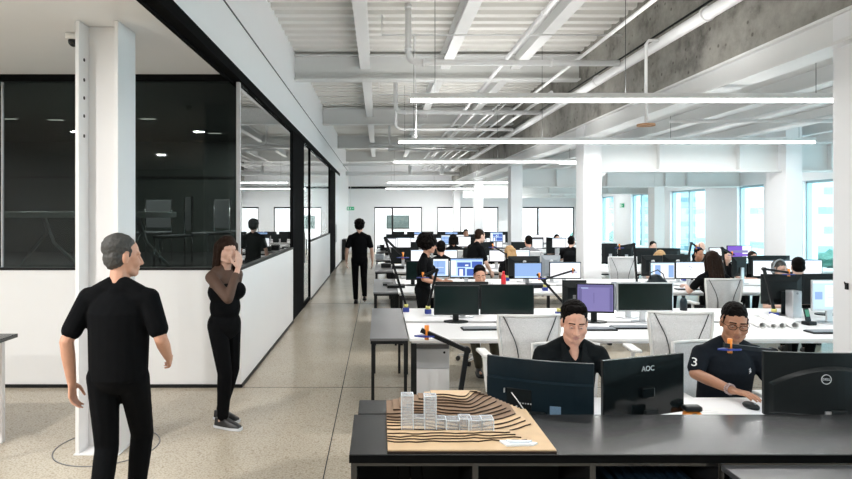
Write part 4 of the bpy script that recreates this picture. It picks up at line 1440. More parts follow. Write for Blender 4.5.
# tape measure by the bespectacled man
t = thing('tape_measure', 'black and orange tape measure on the desk between the two men', 'tape measure', (PX(692, 3.18), 3.18, 0.751))
MB().box(-0.045, 0.045, -0.025, 0.025, 0.0, 0.055).build('case', 'orange', t, 0.015, seg=3)
MB().box(-0.047, 0.047, -0.027, 0.027, 0.0555, 0.085).build('grip', 'black_plastic', t, 0.012, seg=3)
MB().box(-0.012, 0.012, -0.0275, -0.0252, 0.01, 0.05).build('lock_button', 'black_plastic', t)
t = thing('paper_cup', 'small white paper block beside the flat monitor', 'block', (PX(680, 2.97), 2.97, 0.751))
MB().box(-0.045, 0.045, -0.035, 0.035, 0, 0.05).build('note_block', 'paper', t, 0.002)
MB().box(-0.045, 0.045, -0.035, 0.035, 0.0505, 0.055).build('top_sheet', 'cloth_white', t)
# phone on a charging stand
t = thing('desk_phone', 'black phone propped on a stand by the hooked column', 'phone', (PX(809, 5.95), 5.95, 0.751), R(12))
MB().box(-0.05, 0.05, -0.045, 0.045, 0, 0.035).build('stand', 'black_plastic', t, 0.008)
MB().box(-0.032, 0.032, -0.008, 0.004, 0.036, 0.165, M4=Matrix.Rotation(R(-14), 4, 'X')).build('handset', 'black_plastic', t, 0.006)
MB().box(-0.022, 0.022, -0.0095, -0.0082, 0.08, 0.15, M4=Matrix.Rotation(R(-14), 4, 'X')).build('screen', 'green', t)


def bottle(label, px, Y, h, r, m, capm='white_mark', name='water_bottle', cat='bottle', z=0.75):
    t = thing(name, label, cat, (PX(px, Y), Y, z + 0.001))
    MB().tube([(0, 0, 0), (0, 0, h * 0.6), (0, 0, h * 0.75), (0, 0, h * 0.86)], [r, r, r * 0.8, r * 0.45], 14).build('body', m, t)
    MB().cyl((0, 0, h * 0.861), (0, 0, h), r * 0.5).build('cap', capm, t)
    return t


bottle('red drinks bottle standing on the second desk row', 503.5, 9.0, 0.24, 0.036, 'red', 'red')
bottle('dark flask standing at the back edge of the first desk row', 683.5, 6.85, 0.17, 0.04, 'navy_plastic', 'black_plastic')
bottle('grey thermos beside the silver stand on the first row', 692, 8.6, 0.18, 0.04, 'grey_plastic', 'black_plastic')
bottle('slim white bottle far back beside the slim column', 507, 12.0, 0.26, 0.035, 'cloth_white')


def mug(label, px, Y, m, z=0.75):
    t = thing('mug', label, 'mug', (PX(px, Y), Y, z + 0.001))
    k = MB()
    k.cyl((0, 0, 0), (0, 0, 0.095), 0.038, 0.042, 18, cap=True)
    k.build('cup', m, t)
    MB().tube([(0.04, 0, 0.075), (0.065, 0, 0.07), (0.068, 0, 0.035), (0.04, 0, 0.02)], 0.006, 8).build('handle', m, t)
    return t


mug('dark mug on the second row under the plan screen', 425, 9.0, 'black_plastic')
mug('white mug by the red bottle', 488.5, 8.9, 'cloth_white')
mug('brown mug on the third row by the leaning person', 480, 11.75, 'brown')
# headset bag / black case in front of the stripe screen
t = thing('shoulder_bag', 'black bag slumped on the second desk row before the striped screen', 'bag', (PX(657, 8.60), 8.60, 0.751))
k = MB(); k.ell((0, 0, 0.10), (0.15, 0.10, 0.10)); k.ell((-0.02, 0, 0.17), (0.10, 0.07, 0.07))
link('pouch', vox(k, 0.012, 3), 'navy_plastic', t, smooth=True)
MB().tube([(-0.11, -0.02, 0.17), (-0.10, -0.02, 0.26), (0.0, -0.02, 0.30), (0.08, -0.02, 0.24), (0.10, -0.02, 0.16)], 0.008, 8).build('strap', 'black', t)
# small trays and boxes on the far rows
BOX = [(438, 11.9, 0.24, 0.12, 'brown', 'brown cardboard box beside the third row screens'),
       (470, 14.55, 0.30, 0.10, 'brown', 'brown tray on the fourth row by the wide white screen'),
       (468, 11.8, 0.30, 0.07, 'black', 'black desk tray on the third row behind the leaning person'),
       (404, 14.7, 0.28, 0.10, 'orange', 'orange-brown box on the fourth row close to the corridor'),
       (391, 17.8, 0.30, 0.14, 'black', 'black box on the fifth row beside the corridor'),
       (546, 11.8, 0.5, 0.06, 'black', 'flat black tray on the third row beside the big column'),
       (386, 12.4, 0.20, 0.08, 'black', 'small black box on the third end table by the corridor'),
       (379.5, 14.7, 0.2, 0.12, 'grey_plastic', 'grey box on the fourth end table by the corridor'),
       (388, 9.3, 0.16, 0.03, 'black', 'flat black case on the second end table by the corridor'),
       (384, 18.3, 0.24, 0.16, 'black', 'tall black box on the fifth end table by the corridor'),
       (398, 12.1, 0.24, 0.05, 'black', 'thin black tray on the third row next to its end table'),
       (396, 9.0, 0.26, 0.04, 'black', 'thin black tray on the second row next to its end table'),
       (538, 9.0, 0.3, 0.05, 'black', 'flat black tray before the plain blue desktop screen'),
       (421, 11.85, 0.2, 0.10, 'grey_plastic', 'grey box on the third row near the corridor screen')]
for px, Y, w_, h_, m, lb in BOX:
    t = thing('desk_tray', lb, 'box', (PX(px, Y), Y, 0.751))
    MB().box(-w_ / 2, w_ / 2, -0.11, 0.11, 0, h_ * 0.8).build('body', m, t, 0.004)
    MB().box(-w_ / 2 - 0.004, w_ / 2 + 0.004, -0.114, 0.114, h_ * 0.801, h_).build('lid', m, t, 0.003)
t = thing('cable_hook', 'small black hook fixed to the column beside the first desk row', 'hook', (3.529, PX(1, 1) * 0 + 4.52, PZ(283, 4.6)))
MB().box(-0.012, 0.0, -0.014, 0.014, -0.04, 0.01).build('plate', 'black', t, 0.003)
MB().tube([(-0.012, 0, 0.0), (-0.025, -0.01, 0.0), (-0.03, -0.01, 0.02)], 0.005, 8).build('prong', 'black', t)
# white tower stand behind first-row monitors
t = thing('computer_tower', 'slim silver computer tower standing between the black monitor backs', 'computer', (PX(793.5, 6.40), 6.40, 0.751))
MB().box(-0.048, 0.048, -0.06, 0.06, 0, 0.285).build('case', 'silver', t, 0.006)
MB().cyl((0, -0.0615, 0.26), (0, -0.0601, 0.26), 0.012).build('power_button', 'grey_plastic', t)

# ------------------------------------------------------------------ architectural model
def site_model():
    z0 = 0.901
    t = thing('architectural_model', 'wooden contour site model with clear acrylic towers on the dark counter', 'model', (0.37, 2.385, z0))
    hw, dp = 0.335, 0.50
    MB().box(-hw, hw, 0, dp, 0, 0.012).build('base_board', ['board'], t)
    MB().box(-hw - 0.002, hw + 0.002, -0.002, dp + 0.002, -0.0008, 0.006).build('base_edge', 'burnt', t)
    th = 0.0070
    NL = 13
    rnd = random.Random(3)
    for k in range(NL):
        f = k / (NL - 1)
        # front edge of this terrace, from the corridor-side edge to where the hill ends
        xa = -hw + (0.0 if k < 6 else 0.030 * (k - 5))
        xb = hw - 0.03 - 0.017 * k
        pts = []
        n = 26
        for i in range(n + 1):
            u = i / n
            x = xa + (xb - xa) * u
            mid = math.exp(-((u - 0.62) / 0.26) ** 2)
            yf = 0.225 + 0.019 * k - 0.06 * mid * (1 - 0.5 * f) + 0.55 * max(0, u - 0.70) ** 1.3 * (0.5 + f * 0.6)
            yf += 0.022 * noise.noise(Vector((x * 11, k * 0.45, 1.3)))
            pts.append((x, min(yf, dp - 0.012)))
        poly = pts + [(xb, dp - 0.003), (xa, dp - 0.003)]
        mt = ['board_hill', 'burnt'] if k in (3, 4, 5, 6, 7, 8, 9, 10) else ['board', 'burnt']
        zz = 0.0122 + k * th
        MB().prism(poly, zz, zz + th - 0.0002, 0, 1).build('contour_layer', mt, t)
    # low steps along the front
    for k in range(4):
        pts = []
        n = 20
        for i in range(n + 1):
            u = i / n
            x = -hw + (hw * (1.72 - 0.06 * k)) * u
            pts.append((x, 0.075 + 0.014 * k + 0.02 * u * u + 0.018 * noise.noise(Vector((x * 16, k * 0.6, 4.1)))))
        back_ = [(x, 0.155 - 0.006 * k + 0.02 * ((x + hw) / (1.6 * hw)) + 0.006 * noise.noise(Vector((x * 15, 9.1, k)))) for x, _ in reversed(pts)]
        zz = 0.0122 + k * 0.006
        MB().prism(pts + back_, zz, zz + 0.0058, 0, 1).build('contour_layer', ['board', 'burnt'], t)
    # raised slope at the far corner side
    for k in range(4):
        zz = 0.0122 + k * th
        pts = [(hw - 0.13 + 0.02 * k + 0.008 * noise.noise(Vector((i * 0.9, k, 2))), 0.27 + 0.03 * k + i * 0.02) for i in range(8)]
        poly = pts + [(hw - 0.005 - 0.006 * k, dp - 0.004), (hw - 0.02 - 0.01 * k, 0.27 + 0.04 * k)]
        poly = [(min(x, hw - 0.004), min(y, dp - 0.003)) for x, y in poly]
    def acrylic(nm, x, y, sx, sy, h, z=0.0125, wall=0.003):
        k = MB()
        for a in ((x, x + sx, y, y + wall), (x, x + sx, y + sy - wall, y + sy), (x, x + wall, y + wall, y + sy - wall), (x + sx - wall, x + sx, y + wall, y + sy - wall)):
            k.box(a[0], a[1], a[2], a[3], z, z + h)
        k.box(x, x + sx, y, y + sy, z + h, z + h + wall)
        for xx in (x, x + sx):
            for yy in (y, y + sy):
                k.box(xx - 0.0012, xx + 0.0012, yy - 0.0012, yy + 0.0012, z, z + h, 1)
        for yy in (y, y + sy):
            k.box(x, x + sx, yy - 0.0012, yy + 0.0012, z + h, z + h + 0.0024, 1)
        for xx in (x, x + sx):
            k.box(xx - 0.0012, xx + 0.0012, y, y + sy, z + h, z + h + 0.0024, 1)
        return k.build(nm, ['acrylic', 'acrylic_edge'], t)
    tz = 0.036
    acrylic('tower', PX(401.5, 2.55) - 0.37, 0.155, 0.05, 0.05, 0.142, tz)
    acrylic('tower', PX(424.5, 2.55) - 0.37, 0.155, 0.05, 0.05, 0.138, tz)
    acrylic('podium_block', PX(413, 2.57) - 0.37, 0.16, 0.05, 0.05, 0.045, tz)
    acrylic('podium_block', PX(436, 2.57) - 0.37, 0.16, 0.04, 0.05, 0.040, tz)
    acrylic('podium_block', PX(446, 2.56) - 0.37, 0.15, 0.055, 0.06, 0.038, tz)
    acrylic('podium_block', PX(459, 2.56) - 0.37, 0.15, 0.05, 0.06, 0.045, tz)
    acrylic('podium_block', PX(468, 2.55) - 0.37, 0.14, 0.055, 0.06, 0.042, tz)
    acrylic('podium_block', PX(481, 2.55) - 0.37, 0.14, 0.05, 0.06, 0.045, tz)
    q = MB()
    q.prism([(0.145, 0.03), (0.25, 0.035), (0.275, 0.055), (0.215, 0.085), (0.125, 0.08)], 0.0125, 0.020)
    q.prism([(0.16, 0.05), (0.24, 0.05), (0.255, 0.065), (0.15, 0.07)], 0.0202, 0.026)
    q.build('plaza_plate', 'acrylic_edge', t)
    return t


site_model()

# ------------------------------------------------------------------ meeting room furniture
t = thing('meeting_table', 'pale meeting table with curved steel legs behind the dark glass', 'table', (-3.55, 8.3, 1.1))
MB().box(-1.6, 0.55, -0.6, 0.6, 0.70, 0.78).build('tabletop', 'dim_white', t, 0.01)
for x in (-1.2, 0.1):
    MB().tube([(x, -0.45, 0.0), (x + 0.12, -0.3, 0.25), (x + 0.16, 0, 0.5), (x + 0.10, 0.0, 0.70)], 0.022, 10).build('leg', 'chrome', t)
    MB().tube([(x + 0.42, 0.35, 0.0), (x + 0.2, 0.1, 0.35), (x + 0.10, 0.05, 0.70)], 0.022, 10).build('leg', 'dim_white', t)
for i, (x, y, lb) in enumerate(((-2.75, 8.0, 'black meeting chair nearest the glass corner'), (-2.6, 9.3, 'black meeting chair behind the glass, second from the corner'),
                                (-2.35, 10.3, 'black meeting chair deepest in the dark room'), (-3.6, 9.6, 'black meeting chair at the far side of the meeting table'))):
    t = thing('meeting_chair', lb, 'chair', (x, y, 1.1), R(-60 + 20 * i), 'dark meeting chairs')
    MB().box(-0.22, 0.22, -0.22, 0.22, 0.43, 0.47).build('seat', 'cloth_grey', t, 0.015)
    MB().box(-0.21, 0.21, 0.20, 0.225, 0.52, 0.98).build('backrest', 'cloth_grey', t, 0.01)
    for sx in (-0.21, 0.21):
        for sy in (-0.2, 0.2):
            MB().cyl((sx, sy, 0.0), (sx, sy, 0.429 if sy < 0 else 0.99), 0.010).build('leg', 'chrome', t)
for (x, y, lb) in ((-5.55, 9.0, 'small lit downlight in the dark meeting room, farthest from the corner'), (-4.9, 9.1, 'small lit downlight in the dark meeting room over the table'),
                   (-3.47, 9.0, 'small lit downlight in the dark meeting room beside the H column'), (-2.9, 10.6, 'small lit downlight deep in the dark meeting room')):
    t = thing('ceiling_downlight', lb, 'light', (x, y, H_SOF - 0.05))
    MB().box(-0.11, 0.11, -0.04, 0.04, -0.012, -0.001).build('lens', 'downlight', t)
    L = bpy.data.lights.new('downlight_lamp', 'AREA'); L.shape = 'DISK'; L.size = 0.12; L.energy = 34
    lo = bpy.data.objects.new('downlight_lamp', L); COL.objects.link(lo); lo.parent = t; lo.location = (0, 0, -0.02)
    MB().box(-0.13, 0.13, -0.05, 0.05, -0.009, -0.0005).build('trim_ring', 'black', t)

# ================================================================== PEOPLE
def rotm(lean=0.0, yaw=0.0, roll=0.0):
    return Matrix.Rotation(R(yaw), 3, 'Z') @ Matrix.Rotation(R(roll), 3, 'Y') @ Matrix.Rotation(R(lean), 3, 'X')


def add_hand(mb, W, d, n, side, curl=25.0, s=1.0, spread=0.0):
    W, d, n = Vector(W), Vector(d).normalized(), Vector(n)
    n = (n - d * n.dot(d)).normalized()
    t = d.cross(n) * (1 if side < 0 else -1)
    offs = (0.030, 0.010, -0.010, -0.029)
    lens = ((0.040, 0.024, 0.020), (0.044, 0.027, 0.021), (0.041, 0.025, 0.020), (0.031, 0.019, 0.018))
    for i, o in enumerate(offs):
        k = W + d * (0.088 - 0.004 * abs(i - 1)) * s + t * o * s
        mb.cap(W + t * o * 0.55 * s + d * 0.012 * s, k, 0.0135 * s, 0.0115 * s)
        p = k
        ang = curl * 0.7
        dd0 = (d + t * spread * (1.5 - i)).normalized()
        for j, L_ in enumerate(lens[i]):
            dd = dd0 * math.cos(R(ang)) + n * math.sin(R(ang))
            q = p + dd * L_ * s
            mb.cap(p, q, (0.0088 - 0.0008 * j) * s, (0.0080 - 0.0008 * j) * s)
            p = q
            ang += curl
    a = W + d * 0.022 * s + t * 0.024 * s
    b = a + (d * 0.6 + t * 0.7 + n * 0.35).normalized() * 0.046 * s
    c = b + (d * 0.9 + t * 0.25 + n * 0.35).normalized() * 0.034 * s
    e = c + (d * 0.95 + n * 0.45).normalized() * 0.024 * s
    mb.cap(a, b, 0.0145 * s, 0.0115 * s)
    mb.cap(b, c, 0.0112 * s, 0.0095 * s)
    mb.cap(c, e, 0.0095 * s, 0.008 * s)


def human(label, x, y, rz, pose='sit', s=1.0, hair='short', hairm='hair_black', skin='skin_a', top='cloth_black', bottom='cloth_black',
          voxel=0.012, lean=8.0, twist=0.0, head=(0.0, 8.0), arms=None, legs=None, sleeve=0.62, woman=False, face=False, z=0.0,
          pelvis=None, fat=0.0, lip='lip', collar=None, group=None, shoe='shoe', curl=25.0):
    root = thing('person', label, 'person', (x, y, z), rz, group)
    sit = pose == 'sit'
    P = Vector(pelvis) if pelvis else Vector((0, 0.02, 0.570 if sit else 0.945))
    T = rotm(lean, twist)
    wx = 0.90 if woman else 1.0
    def tl(v):                                  # torso space -> person space
        return P + T @ Vector((v[0] * wx, v[1], v[2]))
    SH = {-1: tl((-0.185, 0.005, 0.425)), 1: tl((0.185, 0.005, 0.425))}
    HIP = {q: P + Vector((q * 0.088, 0, -0.03)) for q in (-1, 1)}
    if arms is None:
        arms = {}
    dflt = {}
    for q in (-1, 1):
        if sit:
            dflt[q] = ((q * 0.262, -0.14, 0.80), (q * 0.15, -0.43, 0.845), (0, -1, 0.0), (0, 0, -1))
        else:
            dflt[q] = ((q * 0.27, 0.03, 1.10), (q * 0.29, -0.06, 0.86), (0, -0.15, -1), (-q, 0, 0))
        if q in arms:
            dflt[q] = arms[q]
    lg = {}
    for q in (-1, 1):
        if sit:
            lg[q] = ((q * 0.13, -0.42, 0.52), (q * 0.13, -0.36, 0.10), (0, -1, 0))
        else:
            lg[q] = ((q * 0.10, -0.02, 0.50), (q * 0.11, 0.03, 0.10), (0, -1, 0))
        if legs and q in legs:
            lg[q] = legs[q]
    # ---- body, one continuous skin
    b = MB()
    def torso(mb, g, low=True, neck=True):
        f = fat
        for c, r in (((0, 0, 0.0), (0.150, 0.108, 0.115)), ((0, -0.008 - f * 0.5, 0.16), (0.135 + f, 0.100 + f, 0.15)), ((0, 0.0, 0.32), (0.158 + f * 0.4, 0.112 + f * 0.4, 0.165))):
            mb.ell(tl(c), ((r[0] + g) * wx, r[1] + g, r[2] + g), T)
        mb.cap(tl((-0.155, 0.005, 0.425)), tl((0.155, 0.005, 0.425)), 0.055 + g)
        for q in (-1, 1):
            mb.cap(tl((q * 0.125, 0.012, 0.45)), tl((q * 0.035, 0.018, 0.505)), 0.043 + g, 0.036 + g)
        if woman:
            for q in (-1, 1):
                mb.ell(tl((q * 0.075, -0.085, 0.30)), (0.062 + g, 0.055 + g, 0.06 + g), T)
    torso(b, 0.0)
    hy, hp = head[0], head[1]
    HR = T @ rotm(0, hy) @ rotm(hp - lean * 0.6, 0)
    HC = tl((0, -0.018, 0.60)) + HR @ Vector((0, -0.012, 0.065))
    def hl(v):
        return HC + HR @ Vector(v)
    b.cap(tl((0, 0.012, 0.46)), hl((0, 0.016, -0.05)), 0.060, 0.056)
    b.ell(hl((0, 0.014, 0.028)), (0.074, 0.094, 0.090), HR)
    b.ell(hl((0, -0.022, -0.042)), (0.069, 0.065, 0.064), HR)
    b.cap(hl((0, -0.066, -0.094)), hl((0, -0.04, -0.09)), 0.021, 0.03)
    for q in (-1, 1):
        b.ell(hl((q * 0.042, -0.046, -0.030)), (0.031, 0.035, 0.036), HR)
        b.ell(hl((q * 0.077, 0.012, -0.012)), (0.010, 0.019, 0.032), HR)
        b.cap(hl((q * 0.012, -0.079, 0.022)), hl((q * 0.046, -0.066, 0.022)), 0.010, 0.009)
        b.ell(hl((q * 0.012, -0.092, -0.040)), (0.010, 0.012, 0.009), HR)
        b.cap(hl((q * 0.050, -0.024, -0.078)), hl((q * 0.020, -0.058, -0.096)), 0.022, 0.021)
    b.cap(hl((0, -0.080, 0.010)), hl((0, -0.102, -0.036)), 0.0085, 0.0125)
    b.cap(hl((-0.018, -0.079, -0.063)), hl((0.018, -0.079, -0.063)), 0.0095)
    b.cap(hl((-0.014, -0.077, -0.074)), hl((0.014, -0.077, -0.074)), 0.0095)
    if collar == 'open':
        b.cap(tl((0, -0.04, 0.49)), tl((0, -0.083, 0.40)), 0.038, 0.022)
    sh = MB()
    torso(sh, 0.013)
    sh.cap(tl((0, 0.035, 0.46)), tl((0, 0.03, 0.40)), 0.052, 0.06)
    if not woman:
        sh.cap(tl((-0.045, 0.032, 0.488)), tl((0.045, 0.032, 0.488)), 0.040)
    if not woman:
        hp_ = []
        for c, r in (((0, -0.005, -0.045), (0.160, 0.118)), ((0, -0.008, 0.08), (0.152, 0.112)), ((0, -0.006, 0.20), (0.155, 0.112)), ((0, 0, 0.34), (0.172, 0.122)), ((0, 0.002, 0.41), (0.150, 0.095))):
            for i in range(20):
                a = 2 * PI * i / 20
                hp_.append(tl((c[0] + (r[0] + fat) * math.cos(a), c[1] + (r[1] + fat) * math.sin(a), c[2])))
        sh.hull(hp_)
    if collar:
        for q in range(12):
            a0, a1 = 2 * PI * q / 12, 2 * PI * (q + 1) / 12
            if collar == 'open' and (abs(math.sin((a0 + a1) / 2) + 1) < 0.06):
                continue
            c0 = tl((0.064 * math.cos(a0), 0.004 + 0.066 * math.sin(a0), 0.505 + 0.012 * math.sin(a0)))
            c1 = tl((0.064 * math.cos(a1), 0.004 + 0.066 * math.sin(a1), 0.505 + 0.012 * math.sin(a1)))
            sh.cap(c0, c1, 0.014)
    aw = 0.88 if woman else 1.0
    for q in (-1, 1):
        e, w_, hd, hn = dflt[q]
        e, w_ = Vector(e), Vector(w_)
        S_ = SH[q]
        b.cap(S_, e, 0.047 * aw, 0.038 * aw)
        m_ = e.lerp(w_, 0.35)
        b.cap(e, m_, 0.038 * aw, 0.039 * aw)
        b.cap(m_, w_, 0.039 * aw, 0.026 * aw)
        b.cap(w_, w_ + Vector(hd).normalized() * 0.02, 0.025 * aw, 0.02)
        add_hand(b, w_, hd, hn, q, curl=curl)
        if sleeve <= 1.0:
            k = S_.lerp(e, sleeve)
            sh.cap(S_, k, 0.062 * aw, 0.060 * aw)
        else:
            sh.cap(S_, e, 0.062 * aw, 0.052 * aw)
            sh.cap(e, e.lerp(w_, sleeve - 1.0), 0.052 * aw, 0.042 * aw)
    tr_ = MB()
    tr_.ell(P + Vector((0, 0, -0.03)), (0.158, 0.118, 0.105))
    for q in (-1, 1):
        kn, an, td = [Vector(v) for v in lg[q]]
        H_ = HIP[q]
        b.cap(H_, kn, 0.078, 0.053)
        cm = kn.lerp(an, 0.30)
        b.cap(kn, cm, 0.053, 0.054)
        b.cap(cm, an, 0.054, 0.035)
        td = td.normalized()
        heel = an + Vector((0, 0, -0.06)) - td * 0.035
        b.cap(an, heel, 0.033, 0.03)
        b.cap(heel, an + td * 0.15 + Vector((0, 0, -0.068)), 0.029, 0.022)
        tr_.cap(H_, kn, 0.092, 0.068)
        tr_.cap(kn, cm, 0.068, 0.066)
        tr_.cap(cm, an + Vector((0, 0, 0.01)), 0.066, 0.052)
        f = MB()
        sd = td.cross(Vector((0, 0, 1)))
        zf = an.z - 0.098
        pts = []
        for (l, wd, h0, h1) in ((-0.075, 0.030, 0.012, 0.085), (0.02, 0.042, 0.012, 0.092), (0.11, 0.046, 0.012, 0.058), (0.185, 0.030, 0.014, 0.040)):
            for sg in (-1, 1):
                c = an + td * l + sd * wd * sg
                pts += [(c.x, c.y, zf + h0), (c.x - sd.x * wd * sg * 0.35, c.y - sd.y * wd * sg * 0.35, zf + h1)]
        f.hull(pts)
        so = f.build('shoe', shoe, root, 0.012, True, 3)
        g_ = MB()
        pl = []
        for (l, wd) in ((-0.085, 0.026), (-0.05, 0.038), (0.05, 0.044), (0.12, 0.049), (0.185, 0.036), (0.20, 0.018)):
            pl.append((l, wd))
        poly = [an + td * l + sd * w2 for l, w2 in pl] + [an + td * l - sd * w2 for l, w2 in reversed(pl)]
        g_.prism([(c.x, c.y) for c in poly], zf + 0.001, zf + 0.022)
        g_.build('sole', 'sole' if shoe != 'shoe' or woman else 'rubber', so)
    body = vox(b, voxel, 3, 0.4)
    mats_ = [skin, lip]
    if face:
        HI = HR.transposed()
        for pg in body.polygons:
            c = HI @ (pg.center - HC)
            if abs(c.x) < 0.024 and -0.083 < c.z < -0.055 and c.y < -0.070 and abs(c.x) / 0.024 + abs(c.z + 0.069) / 0.013 < 1.1:
                pg.material_index = 1
    link('body', body, mats_, root, smooth=True)
    if face:
        for q in (-1, 1):
            e = MB()
            e.ell(hl((q * 0.030, -0.0755, 0.002)), (0.0125, 0.0085, 0.0042), HR)
            eo = e.build('eye', 'eye_white', root, smooth=True)
            i_ = MB(); i_.ell(hl((q * 0.030, -0.0800, -0.0005)), (0.0068, 0.0046, 0.0042), HR, sub=2)
            i_.build('iris', 'iris', eo, smooth=True)
            MB().cap(hl((q * 0.016, -0.086, 0.005)), hl((q * 0.042, -0.079, 0.005)), 0.003).build('eyelid', skin, root, smooth=True)
            MB().cap(hl((q * 0.014, -0.0885, 0.0285)), hl((q * 0.047, -0.0745, 0.0265)), 0.0042, 0.0032).build('eyebrow', hairm, root, smooth=True)
    sm = vox(sh, max(voxel, 0.008), 3, 0.4)
    so = link('shirt', sm, top, root, smooth=True)
    tm = vox(tr_, max(voxel, 0.010), 3, 0.4)
    link('trousers', tm, bottom, root, smooth=True)
    # ---- hair
    if hair != 'bald':
        h = MB()
        amp, fr = 0.005, 60
        if hair in ('short', 'crop', 'thick'):
            g = {'crop': 0.0, 'short': 0.004, 'thick': 0.008}[hair]
            h.ell(hl((0, 0.037, 0.054)), (0.077 + g, 0.093 + g, 0.080 + g), HR)
            h.ell(hl((0, 0.050, -0.005)), (0.077 + g * 0.6, 0.066 + g, 0.080), HR)
            if hair == 'crop':
                h.ell(hl((0, 0.026, 0.060)), (0.076, 0.096, 0.072), HR)
            for q in (-1, 1):
                h.cap(hl((q * 0.068, -0.018, 0.04)), hl((q * 0.070, -0.012, 0.0)), 0.010, 0.005)
            if hair == 'thick':
                h.cap(hl((-0.045, -0.036, 0.106)), hl((0.045, -0.036, 0.108)), 0.024, 0.022)
        elif hair == 'curly':
            h.ell(hl((0, 0.022, 0.062)), (0.112, 0.118, 0.098), HR)
            h.ell(hl((0, 0.050, 0.0)), (0.100, 0.085, 0.085), HR)
            amp, fr = 0.016, 34
        elif hair == 'afro':
            h.ell(hl((0, 0.045, 0.050)), (0.150, 0.150, 0.135), HR)
            amp, fr = 0.02, 30
        elif hair in ('long', 'bob'):
            h.ell(hl((0, 0.024, 0.045)), (0.086, 0.100, 0.090), HR)
            d_ = -0.30 if hair == 'long' else -0.10
            for q in (-1, -0.5, 0, 0.5, 1):
                h.cap(hl((q * 0.062, 0.062, 0.03)), hl((q * 0.085, 0.085, d_)), 0.045, 0.028)
            for q in (-1, 1):
                h.cap(hl((q * 0.076, -0.008, 0.045)), hl((q * 0.088, 0.005, d_ * 0.75)), 0.022, 0.024)
            amp, fr = 0.006, 40
        hv = min(voxel, 0.010)
        hm = vox(h, hv, 2, 0.4)
        for v in hm.vertices:
            nrm = (v.co - HC).normalized()
            v.co += nrm * amp * noise.noise(v.co * fr)
        link('hair', hm, hairm, root, smooth=(hair not in ('curly', 'afro')))
    root.scale = (s, s, s)
    bpy.context.view_layer.update()
    return dict(root=root, shirt=so, hl=hl, tl=tl, HR=HR, T=T, arms=dflt, SH=SH)


def project(me, target, direction, offset=0.0015):
    bm_ = bmesh.new(); bm_.from_mesh(target.data)
    tree = BVHTree.FromBMesh(bm_)
    d_ = Vector(direction).normalized()
    for v in me.vertices:
        hit, nrm, _, _ = tree.ray_cast(v.co - d_ * 0.5, d_)
        if hit is not None:
            v.co = hit - d_ * offset
    bm_.free()


# --- man in black shirt
m1 = human('seated man in open-collared black shirt looking down at the front monitors', 1.225, 3.90, 0, 'sit', 0.965, 'thick', 'hair_black', 'skin_a',
           'cloth_shirt', 'cloth_black', 0.0052, lean=12, head=(-8, 10), sleeve=1.7, face=True, collar='open')
for q in (-1, 1):
    k = MB()
    T_ = m1['tl']
    k.hull([T_((q * 0.050, -0.060, 0.515)), T_((q * 0.074, -0.015, 0.535)), T_((q * 0.030, -0.120, 0.425)), T_((q * 0.088, -0.105, 0.440)),
            T_((q * 0.050, -0.068, 0.510)), T_((q * 0.080, -0.020, 0.528)), T_((q * 0.030, -0.128, 0.425)), T_((q * 0.090, -0.113, 0.440))])
    k.build('collar', 'cloth_shirt', m1['root'], 0.003)
# --- man with glasses
m2 = human('seated man with glasses in a dark polo using a mouse', 2.285, 3.99, 0, 'sit', 0.95, 'crop', 'hair_black', 'skin_b',
           'cloth_navy', 'cloth_grey', 0.0052, lean=12, head=(-17, 8), sleeve=0.72, face=True, lip='lip_b', fat=0.012, collar='polo',
           arms={-1: ((-0.262, -0.13, 0.865), (-0.195, -0.455, 0.845), (0.36, -1, 0.06), (0, 0, -1))}, curl=13.0)
hl = m2['hl']
gl = MB()
for q in (-1, 1):
    ring = []
    for i in range(20):
        a = 2 * PI * i / 20
        ring.append(hl((q * 0.033 + 0.026 * math.cos(a), -0.094 + 0.006 * abs(math.cos(a)) * (1 if q * math.cos(a) > 0 else 0), 0.000 + 0.017 * math.sin(a))))
    gl.tube(ring, 0.0021, 6, closed=True)
    gl.tube([hl((q * 0.059, -0.088, 0.004)), hl((q * 0.079, -0.05, 0.006)), hl((q * 0.083, 0.01, 0.002))], 0.0018, 6)
gl.tube([hl((-0.008, -0.096, 0.003)), hl((0, -0.099, 0.005)), hl((0.008, -0.096, 0.003))], 0.0016, 6)
gl.build('glasses', 'matte_black', m2['root'])
w_ = Vector(m2['arms'][-1][1]); e_ = Vector(m2['arms'][-1][0])
ax = (w_ - e_).normalized(); u_ = ax.cross(Vector((0, 0, 1))).normalized(); v_ = u_.cross(ax)
for off in (0.018, 0.036):
    c = w_ - ax * off
    k = MB()
    for i in range(18):
        a = 2 * PI * i / 18
        k.ell(c + (u_ * math.cos(a) + v_ * math.sin(a)) * 0.0305, (0.0062, 0.0062, 0.0062), sub=1)
    k.build('bracelet', 'bead', m2['root'], smooth=True)
me = text_mesh('3', 0.075, 0.0)
bm_ = bmesh.new(); bm_.from_mesh(me)
bmesh.ops.triangulate(bm_, faces=bm_.faces); bmesh.ops.subdivide_edges(bm_, edges=bm_.edges, cuts=2)
bm_.to_mesh(me); bm_.free()
S_, e0 = m2['SH'][-1], Vector(m2['arms'][-1][0])
c = S_.lerp(e0, 0.40)
ln = (e0 - S_).normalized()
od = Vector((0.62, 1.0, -0.10)).normalized()
me.transform(Matrix.Translation(c + Vector((-0.025, 0, 0))) @ Matrix.Rotation(R(-32), 4, 'Z') @ Matrix.Rotation(R(90), 4, 'X') @ Matrix.Scale(1.25, 4, Vector((1, 0, 0))))
project(me, m2['shirt'], od, 0.002)
link('sleeve_number', me, 'white_mark', m2['root'])
k = MB()
for i in range(8):
    k.cap(m2['tl']((0.085 + 0.008 * (i % 3), -0.10, 0.335 + 0.004 * i)), m2['tl']((0.092 + 0.006 * (i % 2), -0.10, 0.338 + 0.004 * i)), 0.003)
me = k.mesh('emblem')
